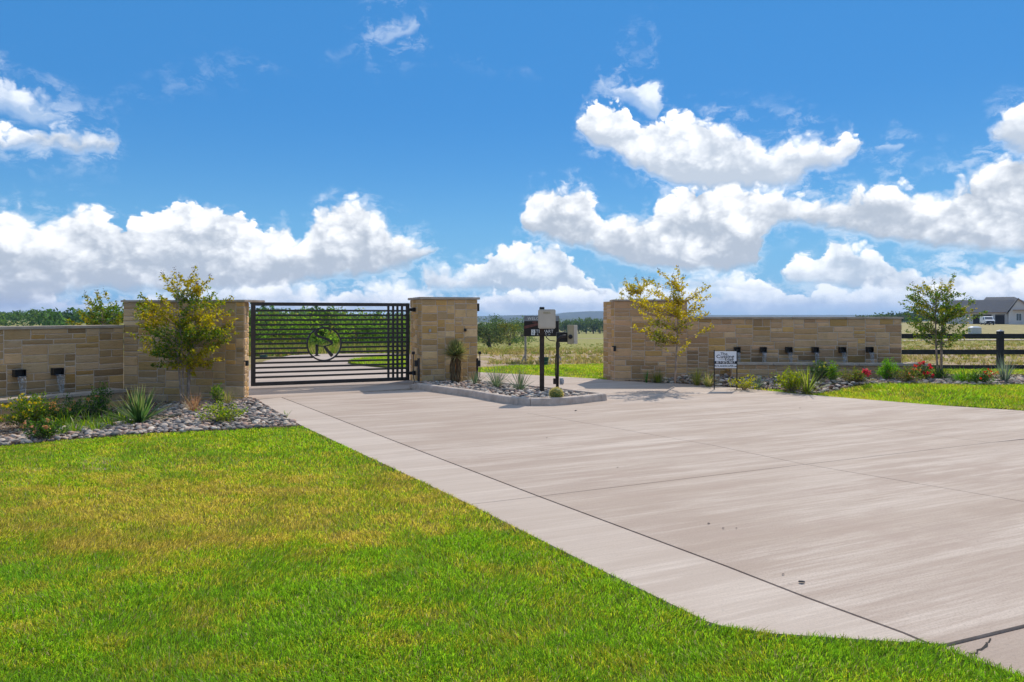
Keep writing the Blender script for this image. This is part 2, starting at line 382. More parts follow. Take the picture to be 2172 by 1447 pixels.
M_STONE = stone_mat()
def mortar_mat():
    m, nt, b = new_mat('mortar', .95, .1)
    P = worldpos(nt); n = noise(nt, P, 30.0, 4, .7).outputs[0]
    setc(nt, b, mixc(nt, smooth(nt, n, .3, .7), (.56, .44, .325), (.70, .57, .44))); bump(nt, b, n, .4, .004)
    return m
M_MORTAR = mortar_mat()
def cap_mat():
    m, nt, b = new_mat('cut_limestone', .85, .2)
    P = worldpos(nt); n = noise(nt, P, 3.5, 6, .65).outputs[0]; f = noise(nt, P, 60.0, 3, .7).outputs[0]
    c = mixc(nt, smooth(nt, n, .3, .7), (.36, .29, .22), (.52, .43, .34)); c = mixc(nt, smooth(nt, f, .55, .85, 0, .35), c, (.24, .19, .14))
    setc(nt, b, c); bump(nt, b, mth(nt, 'ADD', n, mth(nt, 'MULTIPLY', f, .4)), .4, .008)
    return m
M_CAP = cap_mat()
def soil_mat():
    m, nt, b = new_mat('soil', .95, .1)
    P = worldpos(nt); n = noise(nt, P, 2.2, 6, .65).outputs[0]; f = noise(nt, P, 38.0, 4, .7).outputs[0]
    c = mixc(nt, smooth(nt, n, .3, .7), (.13, .085, .055), (.24, .165, .11)); c = mixc(nt, smooth(nt, f, .5, .8, 0, .6), c, (.06, .042, .03))
    setc(nt, b, c); bump(nt, b, f, .8, .03)
    return m
M_SOIL = soil_mat()
def lawn_tone(nt, P):
    """where the mown turf is green and where it is dry: a burnt band runs across it"""
    s = nd(nt, 'ShaderNodeSeparateXYZ', {0: P})
    n = noise(nt, P, .55, 4, .6).outputs[0]; n2 = noise(nt, vmt(nt, 'MULTIPLY', P, (1, 1.6, 0)), 2.2, 4, .65).outputs[0]
    v = mth(nt, 'ADD', s.outputs[1], mth(nt, 'MULTIPLY', s.outputs[0], -.12))
    v = mth(nt, 'ADD', v, mth(nt, 'MULTIPLY', mth(nt, 'SUBTRACT', n, .5), 2.2))
    band = mth(nt, 'MULTIPLY', smooth(nt, v, 4.85, 5.35), smooth(nt, v, 6.0, 8.6, 1.0, 0.0))
    return mth(nt, 'ADD', mth(nt, 'ADD', mth(nt, 'MULTIPLY', band, .46), smooth(nt, v, 5.0, 8.0, 0.0, .12)), smooth(nt, mth(nt, 'ADD', mth(nt, 'MULTIPLY', n, .35), mth(nt, 'MULTIPLY', n2, .65)), .42, .66, 0, .66), clamp=True)
def turf_mat(name, blade):
    m, nt, b = new_mat(name, .6 if blade else .95, .2 if blade else .05)
    P = worldpos(nt); t = lawn_tone(nt, P)
    if not blade:
        f = noise(nt, P, 60.0, 3, .7).outputs[0]
        c = mixc(nt, t, (.13, .185, .025), (.30, .235, .06)); c = mixc(nt, smooth(nt, f, .4, .8, 0, .7), c, (.05, .042, .016))
        setc(nt, b, c); bump(nt, b, f, .8, .02); return m
    v = nd(nt, 'ShaderNodeNewGeometry').outputs['Random Per Island']
    tt = mth(nt, 'ADD', t, smooth(nt, v, 0, 1, -.34, .30), clamp=True)
    c = mixc(nt, smooth(nt, tt, .1, .55), (.27, .49, .016), (.54, .53, .026)); c = mixc(nt, smooth(nt, tt, .5, .95), c, (.66, .51, .09))
    v2 = mth(nt, 'FRACT', mth(nt, 'MULTIPLY', v, 17.3))
    c = nd(nt, 'ShaderNodeHueSaturation', {'Value': smooth(nt, v2, 0, 1, .45, 1.45), 'Color': c}).outputs[0]
    c = mixc(nt, smooth(nt, v2, .955, .965), c, (.50, .40, .20))
    setc(nt, b, c)
    tr = nd(nt, 'ShaderNodeBsdfTranslucent', {'Color': nd(nt, 'ShaderNodeHueSaturation', {'Value': 1.3, 'Color': c}).outputs[0]})
    mx = nd(nt, 'ShaderNodeMixShader', {0: .55, 1: b.outputs[0], 2: tr.outputs[0]}); nt.links.new(mx.outputs[0], nt.nodes['Material Output'].inputs[0])
    return m
M_TURF, M_BLADE = turf_mat('turf', False), turf_mat('grass_blade', True)
def land_mat():
    """bare ground, dry grass and green pasture of the open land"""
    m, nt, b = new_mat('open_land', .95, .05)
    P = worldpos(nt); s = nd(nt, 'ShaderNodeSeparateXYZ', {0: P})
    n = noise(nt, P, .06, 5, .6).outputs[0]; n2 = noise(nt, vmt(nt, 'MULTIPLY', P, (1, .7, 0)), .9, 6, .68).outputs[0]; n3 = noise(nt, P, 7.0, 4, .7).outputs[0]
    y = mth(nt, 'ADD', s.outputs[1], mth(nt, 'MULTIPLY', mth(nt, 'SUBTRACT', n, .5), 18.0))
    dirt = mixc(nt, smooth(nt, n3, .3, .7), (.36, .25, .175), (.52, .40, .30))
    dry = mixc(nt, smooth(nt, n3, .3, .7), (.24, .19, .07), (.40, .31, .12))
    grn = mixc(nt, smooth(nt, n2, .3, .7), (.20, .215, .055), (.38, .33, .11))
    c = mixc(nt, smooth(nt, n2, .40, .60), dirt, dry)
    far = mth(nt, 'MULTIPLY', smooth(nt, y, 36, 52), smooth(nt, n2, .2, .55, .6, 1.0))
    c = mixc(nt, far, c, grn)
    near = mth(nt, 'MULTIPLY', smooth(nt, s.outputs[0], -3, -6), smooth(nt, s.outputs[1], 24, 32))
    c = mixc(nt, near, c, grn)
    c = mixc(nt, smooth(nt, n, .55, .70, 0, .55), c, (.36, .28, .10))
    rt = mth(nt, 'MULTIPLY', smooth(nt, mth(nt, 'DIVIDE', s.outputs[0], mth(nt, 'MAXIMUM', s.outputs[1], 1.0)), .45, .58), smooth(nt, y, 62, 84))
    c = mixc(nt, mth(nt, 'MULTIPLY', rt, .8), c, mixc(nt, smooth(nt, n2, .35, .65), (.30, .25, .11), (.46, .37, .20)))
    setc(nt, b, c); bump(nt, b, n3, .6, .05)
    return m
M_LAND = land_mat()
M_LEAF = leaf_mat('leaf', .5, .3, .4, 1.35); M_FAR = leaf_mat('far_foliage', .45, .1, .7, 1.5)
M_BARK = plain('bark', (.33, .25, .19), .85, .15, var=.35, scale=14, bmp=.5)
M_TRUNK = plain('dark_bark', (.14, .115, .09), .9, .1, var=.3, scale=6, bmp=.4)
M_IRON = plain('bronze_black_paint', (.030, .024, .021), .42, .4, var=.3, scale=5)
M_BLACK = plain('black_plastic', (.012, .012, .013), .5, .4, var=.4, scale=20)
M_COPPER = plain('dark_scupper_metal', (.010, .010, .011), .35, .5, var=.4, scale=20)
M_RAIL = plain('black_fence_stain', (.022, .023, .024), .65, .3, var=.4, scale=6, bmp=.2)
M_WOODDK = plain('dark_stained_timber', (.055, .038, .028), .75, .2, var=.45, scale=12, bmp=.3)
M_TAN = plain('tan_enclosure', (.54, .475, .375), .5, .35, var=.05, scale=5)
M_STEEL = plain('grey_steel', (.36, .36, .37), .45, .4, metal=.6, var=.2, scale=15)
M_KHAKI = plain('khaki_cabinet', (.36, .31, .19), .5, .35, var=.10, scale=5)
M_WHITE = plain('white_board', (.78, .78, .78), .5, .3, var=.03, scale=4)
M_INK = plain('dark_ink', (.016, .018, .026), .6, .2, var=.1)

# ------------------------------------------------------------------ open land
def build_land():
    ang = [R(a) for a in np.concatenate([np.arange(-46, 46, .8), np.arange(46, 314, 6)])]
    rad = [.4] + list(np.geomspace(1.5, 4150, 105))
    V = [(0, 0, -.06)]
    for r in rad:
        for a in ang:
            x, y = r * math.sin(a), r * math.cos(a)
            z = terr(x, y) if y > 0 else (0 if r < 200 else -r * .004)
            V.append((x, y, z - .06 * (1 - sstep(30, 45, r))))
    n = len(ang); F = [(0, 1 + k, 1 + (k + 1) % n) for k in range(n)]
    F = [(0, 1 + (k + 1) % n, 1 + k) for k in range(n)]
    mb = MB(); mb.v = V; mb.f = F
    for i in range(len(rad) - 1):
        for k in range(n):
            a = 1 + i * n + k; b = 1 + i * n + (k + 1) % n; mb.f.append((a, b, b + n, a + n))
    struct(mb.build('ground', M_LAND, smooth=True))
build_land()

# ------------------------------------------------------------------ concrete drive, slab by slab
def g2(*pts): return [tuple(gp(x, y, 0.0)[:2]) for x, y in pts]
def inset(poly, offs):
    n = len(poly); offs = offs if hasattr(offs, '__len__') else [offs] * n
    ar = sum(poly[i][0] * poly[(i + 1) % n][1] - poly[(i + 1) % n][0] * poly[i][1] for i in range(n))
    sg = 1 if ar > 0 else -1; out = []
    for i in range(n):
        p, a, b = Vector(poly[i]), Vector(poly[i - 1]), Vector(poly[(i + 1) % n])
        d0 = (p - a).normalized(); d1 = (b - p).normalized()
        n0 = Vector((-d0.y, d0.x)) * sg; n1 = Vector((-d1.y, d1.x)) * sg
        o0, o1 = offs[i - 1], offs[i]; c = n0.dot(n1)
        if c > .999: q = p + n0 * (o0 + o1) / 2
        else:
            det = n0.x * n1.y - n0.y * n1.x
            if abs(det) < .15: q = p + (n0 * o0 + n1 * o1) * .5
            else:
                q = p + Vector(((o0 * n1.y - o1 * n0.y) / det, (n0.x * o1 - n1.x * o0) / det))
        out.append(tuple(q))
    return out
drive = struct(bpy.data.objects.new('driveway', None)); COL.objects.link(drive)
def slab(poly, offs=.004, top=0.0, mat=None):
    mb = MB(); mb.prism(inset(poly, offs), top - .13, top); o = mb.build('slab', mat or M_CONC, drive); return o
E = g2((545, 848), (640, 903), (900, 1024), (997, 1070), (1257, 1200), (1500, 1318), (1534, 1328), (1633, 1343), (1825, 1356), (1967, 1364))
Jn = g2((597, 843), (650, 863), (745, 900), (900, 960), (1143, 1053), (1538, 1200), (1710, 1267), (1918, 1343), (1967, 1364))
T2, T3 = g2((1708, 985), (2172, 932)); Tf = (T3[0] + (T3[0] - T2[0]) * 1.6, T3[1] + (T3[1] - T2[1]) * 1.6)
L2 = g2((1117, 876), (1298, 907), (1509, 944)); L2b = g2((1930, 1023), (2172, 1064)); L2f = (L2b[1][0] + 6.0, L2b[1][1] + (L2b[1][1] - L2b[0][1]) / (L2b[1][0] - L2b[0][0]) * 6.0)
L3 = g2((1409, 856), (1603, 878), (1813, 901)); L3e = g2((2100, 939))[0]
GJ = g2((597, 843), (730, 834), (866, 824)); GJ0 = g2((546, 847))[0]
CO = g2((2007, 1366), (2172, 1326)); COf = (CO[1][0] + (CO[1][0] - CO[0][0]) * 3, CO[1][1] + (CO[1][1] - CO[0][1]) * 3)
jo = .011
slab(E[:4] + Jn[4::-1], [.0, .0, .0, .004, jo, jo, jo, jo, .006], mat=M_CONC_P)
slab([E[3]] + E[4:] + Jn[7:3:-1], [0] * 6 + [jo, jo, jo, jo, .004], mat=M_CONC_P)
RE = g2((2172, 871), (2004, 860.6), (1852, 848.6), (1700, 836), (1591, 825), (1503, 817.5), (1430, 813), (1357, 810), (1281, 805))
REf = (RE[0][0] + (RE[0][0] - RE[1][0]) * 4, RE[0][1] + (RE[0][1] - RE[1][1]) * 4)
M_CRACK = plain('crack', (.03, .025, .02), .9)
def crack(pts, z):
    rg = random.Random(4); q = [Vector(g2(p)[0]) for p in pts]; mb = MB(); f = [q[0]]
    for a, b in zip(q, q[1:]):
        for k in (1, 2, 3, 4): f.append(a + (b - a) * k / 4 + Vector((rg.uniform(-.012, .012), rg.uniform(-.012, .012))))
    for a, b in zip(f, f[1:]): d = (b - a).normalized(); n = Vector((-d.y, d.x)) * rg.uniform(.0012, .0034); mb.add([(a.x - n.x, a.y - n.y, z), (b.x - n.x, b.y - n.y, z), (b.x + n.x, b.y + n.y, z), (a.x + n.x, a.y + n.y, z)], [(0, 1, 2, 3)])
    mb.build('crack', M_CRACK, drive)
crack([(2101, 1350), (2092, 1362), (2078, 1376), (2056, 1384), (2052, 1393)], -.009); crack([(2092, 1362), (2070, 1378), (2057, 1381)], -.0088)
K0 = (-2.0, 14.95); NOSE = (1.5, 13.2)
slab(Jn[:5] + [T2, L2[2], L2[1], L2[0], (-.9, 15.2), K0] + [GJ[1]], [jo, jo, jo, jo, .006, .006, .006, .006, 0, 0, .004, .004])
L3back = (L3[0][0] - .45 * (L3[1][0] - L3[0][0]), L3[0][1] - .45 * (L3[1][1] - L3[0][1]))
slab([L2[0], L2[1], L2[2], T2, L3e, L3[2], L3[1], L3[0], L3back, (.2, 14.6), (-.9, 15.2)], [.004] * 8 + [0, 0, 0])
slab([L3back, L3[0], L3[1], L3[2], L3e, Tf, REf] + RE + [(.35, 15.95), (-.3, 15.3), (.2, 14.6)], [.004] * 6 + [0] * 13)
slab(Jn[4:] + [CO[0], COf, L2f, L2b[1], L2b[0], T2], [jo, jo, jo, jo, 0, .006, 0, .004, .004, .004, .004])
slab([T2, L2b[0], L2b[1], L2f, Tf, T3, L3e], .006)
slab([CO[0], g2((2007, 1371))[0], g2((2172, 1431))[0], (g2((2172, 1431))[0][0] + 2.2, 1.9), (COf[0], COf[1] - 1.0), COf, CO[1]], [0, 0, 0, 0, 0, .007, .007], -.012)
# behind the gate: the lane, with a grass island, and the way out past the pillar
LN = g2((519, 800), (541, 772), (587, 759), (619, 753.5), (690, 750.5), (818, 750), (905, 752))
slab([GJ0, GJ[0], GJ[1], GJ[2], (-2.1, 15.4), (-2.35, 17.4), (-2.0, 24.0)] + LN[::-1] + [(-5.9, 14.6)], [.006, .006, .006] + [0] * 12)
slab([(-2.05, 24.0), (-2.3, 17.4), (-.9, 18.0), (-.6, 16.2), (-.3, 15.3), (.35, 15.95), RE[-1]] + g2((1276, 804), (1190, 799), (1107, 794), (1018, 789.7), (930, 786)), .004)
mb = MB(); GI = g2((738, 771), (752, 766), (775, 762), (818, 759), (860, 760), (862, 782), (818, 780.5), (788, 778), (752, 774))
mb.prism(GI, .0, .05); struct(mb.build('grass_island', M_TURF))

# ------------------------------------------------------------------ lawns (turf sheets; the blades come later)
LW_EDGE = [gp(640, 904.5), gp(540, 909.7), gp(410, 916), gp(276, 923.6), gp(140, 934), gp(0, 947), gp(-150, 962)]
LAWN_L = [tuple(p[:2]) for p in LW_EDGE] + [(-13, 7.0), (-13, -2), (6, -2), (6.5, 1.5)] + g2((2172, 1431), (2007, 1371))[:2] + E[:0:-1]
LAWN_R = RE[:4] + [RE[4]] + [tuple(gp(x, y)[:2]) for x, y in ((1640, 825), (1700, 823), (1756, 819), (1836, 816), (1940, 815), (2080, 818), (2172, 817), (2400, 810))] + [(16, 14.2), (16, 11.0), REf]
LAWN_B = g2((1018, 789.7), (1107, 794), (1190, 799), (1276, 804)) + [(3.0, 17.6), (3.3, 22.6), (2.9, 22.4)] + g2((1190, 775), (1107, 777.5), (1018, 780), (930, 782))
LAWN_F = [(9.0, 17.3), (22, 17.3), (22, 19.2), (9.0, 19.2)]
def sheet(name, poly, mat, dz, parent=None):
    """a ground sheet that follows the land"""
    bm = bmesh.new(); vs = [bm.verts.new((p[0], p[1], 0)) for p in poly]; bm.faces.new(vs)
    bmesh.ops.triangulate(bm, faces=bm.faces)
    for _ in range(2): bmesh.ops.subdivide_edges(bm, edges=[e for e in bm.edges if e.calc_length() > .9], cuts=1, use_grid_fill=False); bmesh.ops.triangulate(bm, faces=bm.faces)
    for v in bm.verts: v.co.z = terr(v.co.x, v.co.y) + dz
    bmesh.ops.recalc_face_normals(bm, faces=bm.faces)
    for f in bm.faces:
        if f.normal.z < 0: f.normal_flip()
    me = bpy.data.meshes.new(name); bm.to_mesh(me); bm.free(); return link(name, me, mat, parent)
struct(sheet('lawn', LAWN_L, M_TURF, -.035)); struct(sheet('lawn', LAWN_R, M_TURF, -.02)); struct(sheet('lawn', LAWN_B, M_TURF, -.03)); struct(sheet('lawn', LAWN_F, M_TURF, -.03))

# ------------------------------------------------------------------ stone walls
PAL_L = [(0.596, 0.389, 0.203), (0.542, 0.353, 0.18), (0.636, 0.406, 0.213), (0.487, 0.317, 0.156), (0.568, 0.353, 0.137), (0.677, 0.461, 0.25), (0.42, 0.269, 0.133), (0.651, 0.37, 0.122), (0.542, 0.37, 0.213)]
PAL_R = [(0.615, 0.373, 0.195), (0.575, 0.35, 0.181), (0.656, 0.415, 0.223), (0.519, 0.314, 0.157), (0.628, 0.393, 0.223), (0.575, 0.344, 0.162), (0.684, 0.446, 0.243), (0.587, 0.344, 0.185), (0.615, 0.361, 0.128)]
PAL_P = [(0.637, 0.408, 0.18), (0.589, 0.367, 0.155), (0.687, 0.456, 0.218), (0.554, 0.335, 0.138), (0.649, 0.382, 0.13), (0.72, 0.493, 0.251), (0.589, 0.397, 0.208), (0.661, 0.415, 0.188)]
_stone_cache = {}
def stone_mesh(w, h, var):
    key = (round(w, 3), round(h, 3), var)
    if key in _stone_cache: return _stone_cache[key]
    rg = random.Random(hash(key) & 0xffff); t = .009 + .006 * rg.random(); b = .008
    j = lambda s: (rg.random() - .5) * s
    g = .0085
    x0, x1, z0, z1 = g, w - g, g, h - g
    o = [(x0 + j(.007), z0 + j(.006)), (x1 + j(.007), z0 + j(.006)), (x1 + j(.007), z1 + j(.006)), (x0 + j(.007), z1 + j(.006))]
    vs = [(x, .03, z) for x, z in o] + [(x, -t + .007, z) for x, z in o]
    vs += [(o[0][0] + b, -t, o[0][1] + b), (o[1][0] - b, -t, o[1][1] + b), (o[2][0] - b, -t, o[2][1] - b), (o[3][0] + b, -t, o[3][1] - b)]
    cx = (.35 + .3 * rg.random()) * w; vs.append((cx, -t - .006 * rg.random(), h * (.4 + .2 * rg.random())))
    fs = [(0, 1, 5, 4), (1, 2, 6, 5), (2, 3, 7, 6), (3, 0, 4, 7), (4, 5, 9, 8), (5, 6, 10, 9), (6, 7, 11, 10), (7, 4, 8, 11), (8, 9, 12), (9, 10, 12), (10, 11, 12), (11, 8, 12)]
    me = bpy.data.meshes.new('stone'); me.from_pydata(vs, [], fs); me.materials.append(M_STONE); me.update()
    _stone_cache[key] = me; return me
def ashlar(parent, p0, p1, z0, z1, seed, pal, wmin=5, wmax=13, hs=(2, 2, 3, 3, 3, 4), cell=.0455, wet=None):
    rg = random.Random(seed); p0 = Vector(p0); p1 = Vector(p1); L = (p1 - p0).length; ang = math.atan2(p1.y - p0.y, p1.x - p0.x)
    nx = max(int(round(L / cell)), 1); nz = max(int(round((z1 - z0) / cell)), 1); cx, cz = L / nx, (z1 - z0) / nz
    occ = [[False] * nx for _ in range(nz)]; d = (p1 - p0) / L
    for r in range(nz):
        c = 0
        while c < nx:
            if occ[r][c]: c += 1; continue
            run = 0
            while c + run < nx and not occ[r][c + run] and run < wmax + 4: run += 1
            h = min(rg.choice(hs), nz - r)
            if nz - r - h == 1: h = nz - r if h < 4 else h - 1
            w = rg.randint(wmin, wmax)
            if h >= 4: w = min(w, 9)
            if run - w < 4: w = run if run <= wmax else run // 2
            w = min(w, run)
            for rr in range(r, r + h):
                for k in range(c, c + w): occ[rr][k] = True
            me = stone_mesh(w * cx, h * cz, rg.randint(0, 3))
            o = bpy.data.objects.new('stone', me); COL.objects.link(o); o.parent = parent
            q = p0 + d * (c * cx); o.location = (q.x, q.y, z0 + r * cz); o.rotation_euler = (0, 0, ang)
            k = rg.choice(pal); f = .74 + .46 * rg.random()
            if wet is not None and z0 + r * cz < wet and rg.random() < .8: f *= .66
            o.color = (k[0] * f, k[1] * f, k[2] * f, 1)
            c += w
def caps(parent, p0, p1, z, depth, over, th, seed, ends=(True, True)):
    """coping slabs along a wall top; p0-p1 is the front line"""
    rg = random.Random(seed); p0 = Vector(p0); p1 = Vector(p1); L = (p1 - p0).length; d = (p1 - p0) / L; ang = math.atan2(d.y, d.x)
    a = -over if ends[0] else 0.0; e = L + (over if ends[1] else 0.0)
    while a < e - .01:
        w = min(.85 + .5 * rg.random(), e - a)
        if e - a - w < .4: w = e - a
        mb = MB(); mb.box((.003, -over, 0), (w - .003, depth + over, th)); o = mb.build('cap_stone', M_CAP, parent, bevel=.006)
        q = p0 + d * a; o.location = (q.x, q.y, z + (rg.random() - .5) * .003); o.rotation_euler = (0, 0, ang); a += w
def back(p0, p1, t):
    d = (Vector(p1) - Vector(p0)).normalized(); n = Vector((-d.y, d.x)); return tuple(Vector(p0) + n * t), tuple(Vector(p1) + n * t)

# left wing wall: a low run with spouts, then a tall run beside the gate
wl = thing('stone_wall', 'sandstone wall with low spout run and tall end beside the black gate', 'wall')
A_ = Vector((-8.76, 12.1)); J_ = Vector((-7.58, 13.8)); L0 = A_ + (A_ - J_) * .55; K_ = Vector((-5.71, 13.5)); C_ = Vector((-5.055, 13.35)); Cb = Vector((-5.2, 13.95))
mb = MB(); b0, b1 = back(L0, J_, .40); mb.prism([tuple(L0), tuple(J_), b1, b0], -.4, 1.33); mb.build('low_core', M_MORTAR, wl)
mb = MB(); mb.prism([tuple(J_ + Vector((.004, .003))), tuple(K_), tuple(C_), tuple(Cb), (-5.8, 14.15), (-7.45, 14.4)], -.4, 1.825); mb.build('tall_core', M_MORTAR, wl)
ashlar(wl, L0, J_, -.37, 1.33, 11, PAL_L, wet=.5); ashlar(wl, J_, K_, -.37, 1.825, 12, PAL_L); ashlar(wl, K_, C_ + (C_ - K_) * .01, -.37, 1.825, 13, PAL_L, 4, 9); ashlar(wl, C_, Cb, -.37, 1.825, 14, PAL_L, 4, 8)
ashlar(wl, (-7.45, 14.4), J_, 1.33, 1.825, 15, PAL_L, 4, 7)
caps(wl, L0, J_, 1.332, .40, .035, .05, 1, (False, False)); caps(wl, J_, K_, 1.827, .60, .04, .04, 2, (True, False)); caps(wl, K_, C_, 1.8275, .60, .04, .04, 3, (False, True))
# right wing wall
wr_ = thing('stone_wall', 'long sandstone wall behind the white yard sign, with six black spouts', 'wall')
Q0 = Vector((2.455, 16.974)); Q1 = Vector((4.186, 16.922)); Q2 = Vector((9.118, 16.56)); Qb = Vector((2.303, 17.79))
mb = MB(); mb.prism([tuple(Q0), tuple(Q1), (4.19, 17.6), tuple(Qb)], -.1, 1.905); mb.build('tall_core', M_MORTAR, wr_)
mb = MB(); b0, b1 = back(Q1, Q2, .40); mb.prism([tuple(Q1 + Vector((.003, 0))), tuple(Q2), b1, (b0[0] + .003, b0[1])], -.1, 1.481); mb.build('low_core', M_MORTAR, wr_)
ashlar(wr_, Q0, Q1, -.05, 1.905, 21, PAL_R); ashlar(wr_, Q1, Q2, -.05, 1.481, 22, PAL_R, 5, 12, (2, 2, 2, 3, 3, 4), wet=.68); ashlar(wr_, Qb, Q0, -.05, 1.905, 23, PAL_R, 5, 9); ashlar(wr_, Q2, b1, -.05, 1.481, 24, PAL_R, 4, 8)
ashlar(wr_, Q1, (4.19, 17.6), 1.481, 1.905, 25, PAL_R, 4, 7)
caps(wr_, Q0, Q1, 1.907, .68, .04, .04, 4, (True, True)); caps(wr_, Q1 + Vector((.05, 0)), Q2, 1.483, .40, .04, .045, 5, (False, True))
# the square pillar that carries the gate
pil = thing('gate_pillar', 'square golden sandstone pillar between gate and trunked yucca', 'pillar')
U_, V_ = Vector((.94, .342)), Vector((-.342, .94)); P0 = Vector((-2.04, 16.0)); P1 = P0 + U_ * 1.307; P2 = P1 + V_ * 1.25; P3 = P0 + V_ * 1.25
mb = MB(); mb.prism([tuple(P0), tuple(P1), tuple(P2), tuple(P3)], -.1, 1.93); mb.build('core', M_MORTAR, pil)
for k, (a, b) in enumerate(((P0, P1), (P1, P2), (P3, P0))): ashlar(pil, a, b, -.02, 1.93, 31 + k, PAL_P, 4, 8, (2, 3, 3, 4, 4))
mb = MB(); ov = .055
mb.prism([tuple(P0 - U_ * ov - V_ * ov), tuple(P1 + U_ * ov - V_ * ov), tuple(P2 + U_ * ov + V_ * ov), tuple(P3 - U_ * ov + V_ * ov)], 1.933, 1.985); mb.build('cap_stone', M_CAP, pil, bevel=.006)

# water troughs under the spouts
def water_mat():
    m, nt, b = new_mat('pool_water', .06, .5, (.05, .06, .055)); P = worldpos(nt)
    n = noise(nt, P, 18.0, 3, .6).outputs[0]; bump(nt, b, n, .5, .02); return m
M_WATER = water_mat()
def trough(name, label, p0, p1, q1, q0, zb, zt, seed, pal, lend, rend):
    """p: front line left to right, q: line on the wall behind it"""
    t = thing(name, label, 'water trough'); p0, p1, q0, q1 = map(Vector, (p0, p1, q0, q1)); d = (p1 - p0).normalized(); n = Vector((-d.y, d.x))
    mb = MB(); mb.prism([tuple(p0), tuple(p1), tuple(p1 + n * .2), tuple(p0 + n * .2)], zb - .1, zt - .052); 
    if rend: mb.prism([tuple(p1 + n * .203), tuple(p1 - d * .2 + n * .203), tuple(q1 - d * .2), tuple(q1)], zb - .1, zt - .0525)
    if lend: mb.prism([tuple(p0 + n * .203), tuple(p0 + d * .2 + n * .203), tuple(q0 + d * .2), tuple(q0)], zb - .1, zt - .0525)
    mb.build('core', M_MORTAR, t)
    ashlar(t, p0, p1, zb, zt - .052, seed, pal, 5, 11, (2, 2, 3, 3))
    if rend: ashlar(t, p1, q1, zb, zt - .052, seed + 1, pal, 4, 8, (2, 3))
    if lend: ashlar(t, q0, p0, zb, zt - .052, seed + 2, pal, 4, 8, (2, 3))
    caps(t, p0, p1, zt - .05, .24, .045, .05, seed, (lend, rend))
    if rend:
        e = p1 + n * .29; w = max((q1 - e).length - .025, .1); mb = MB(); mb.box((0, -.045, 0), (w, .24, .05)); o = mb.build('cap_stone', M_CAP, t, bevel=.006); dd = (q1 - e).normalized()
        o.location = (e.x, e.y, zt - .05); o.rotation_euler = (0, 0, math.atan2(dd.y, dd.x))
    mb = MB(); mb.prism([tuple(p0 + n * .19), tuple(p1 + n * .19 - d * .05), tuple(q1 - d * .05), tuple(q0)], zt - .5, zt - .10); mb.build('water', M_WATER, t)
    return t
dL = (J_ - A_).normalized(); nL = Vector((dL.y, -dL.x))
tr1 = J_ - dL * .30; tl1 = L0 + dL * .02
trough('water_trough', 'low stone trough with pale cap behind the yellow flowering shrub', tl1 + nL * .62, tr1 + nL * .62, tr1 + nL * .02, tl1 + nL * .02, -.42, .19, 41, PAL_L, False, True)
dR = (Q2 - Q1).normalized(); nR = Vector((dR.y, -dR.x)); s0 = Q1 + dR * .92; s1 = Q2 + dR * .28
trough('water_trough', 'long stone trough with pale cap under six spouts', s0 + nR * .58, s1 + nR * .58, s1 + nR * .02, s0 + nR * .02, .0, .477, 51, PAL_R, True, True)

def stream_mat():
    m, nt, b = new_mat('falling_water', .12, .5, (.60, .62, .63)); P = worldpos(nt)
    n = noise(nt, vmt(nt, 'MULTIPLY', P, (60, 60, 5)), 1.0, 3, .6).outputs[0]
    tr = nd(nt, 'ShaderNodeBsdfTransparent', {'Color': (.86, .89, .92, 1)})
    mx = nd(nt, 'ShaderNodeMixShader', {0: smooth(nt, n, .46, .72, .05, .5), 1: tr.outputs[0], 2: b.outputs[0]}); nt.links.new(mx.outputs[0], nt.nodes['Material Output'].inputs[0])
    return m
M_STREAM = stream_mat()
def spout(pt, ang, w, h, z, drop, label, wlabel, grp):
    t = thing('water_spout', label, 'spout', (pt.x, pt.y, z), ang, grp); th = .008; L = .16
    mb = MB(); mb.box((-w / 2, -L, 0), (w / 2, .01, th)); mb.build('spout_tray', M_COPPER, t)
    mb = MB(); mb.box((-w / 2, -L * .72, h - th), (w / 2, .01, h)); mb.build('spout_top', M_COPPER, t)
    for s in (-1, 1):
        mb = MB(); xs = sorted((s * w / 2, s * (w / 2 - th))); mb.box((xs[0], -L * .72, th + .001), (xs[1], .01, h - th - .001)); mb.build('spout_side', M_COPPER, t)
    mb = MB(); mb.box((-w / 2 + th, -.03, th + .001), (w / 2 - th, 0, h - th - .001)); mb.build('spout_back', M_BLACK, t)
    rg = random.Random(int(pt.x * 977)); n, m = 9, 6; vs = []; fs = []
    for i in range(n):
        k = i / (n - 1); ww = w * (.40 - .20 * k); y = -L - .07 * math.sqrt(k) ; zz = th + .006 - drop * k
        for j in range(m + 1): u = j / m * 2 - 1; vs.append((u * ww + (rg.random() - .5) * .008, y + .012 * math.cos(u * 1.5) * (-1) + (rg.random() - .5) * .010, zz))
    for i in range(n):
        k = i / (n - 1); ww = w * (.40 - .20 * k); y = -L - .07 * math.sqrt(k) + .016; zz = th + .006 - drop * k
        for j in range(m + 1): u = j / m * 2 - 1; vs.append((u * ww, y, zz))
    o = n * (m + 1)
    for i in range(n - 1):
        for j in range(m): a = i * (m + 1) + j; fs += [(a, a + 1, a + m + 2, a + m + 1), (o + a, o + a + m + 1, o + a + m + 2, o + a + 1)]
    mb = MB(); mb.add(vs, fs); s = mb.build('water_stream', M_STREAM, smooth=True); s.location = (pt.x, pt.y, z); s.rotation_euler = (0, 0, ang)
    tag(s, wlabel, 'water', grp and 'water falling from the spouts')
def on_line(px, a, b):
    """point of the line a-b that photo column px passes through"""
    k = (px - 1086) / FPX; d = b - a; s = (k * a.y - a.x) / (d.x - k * d.y); return a + d * s
aL = math.atan2(dL.y, dL.x); aR = math.atan2(dR.y, dR.x)
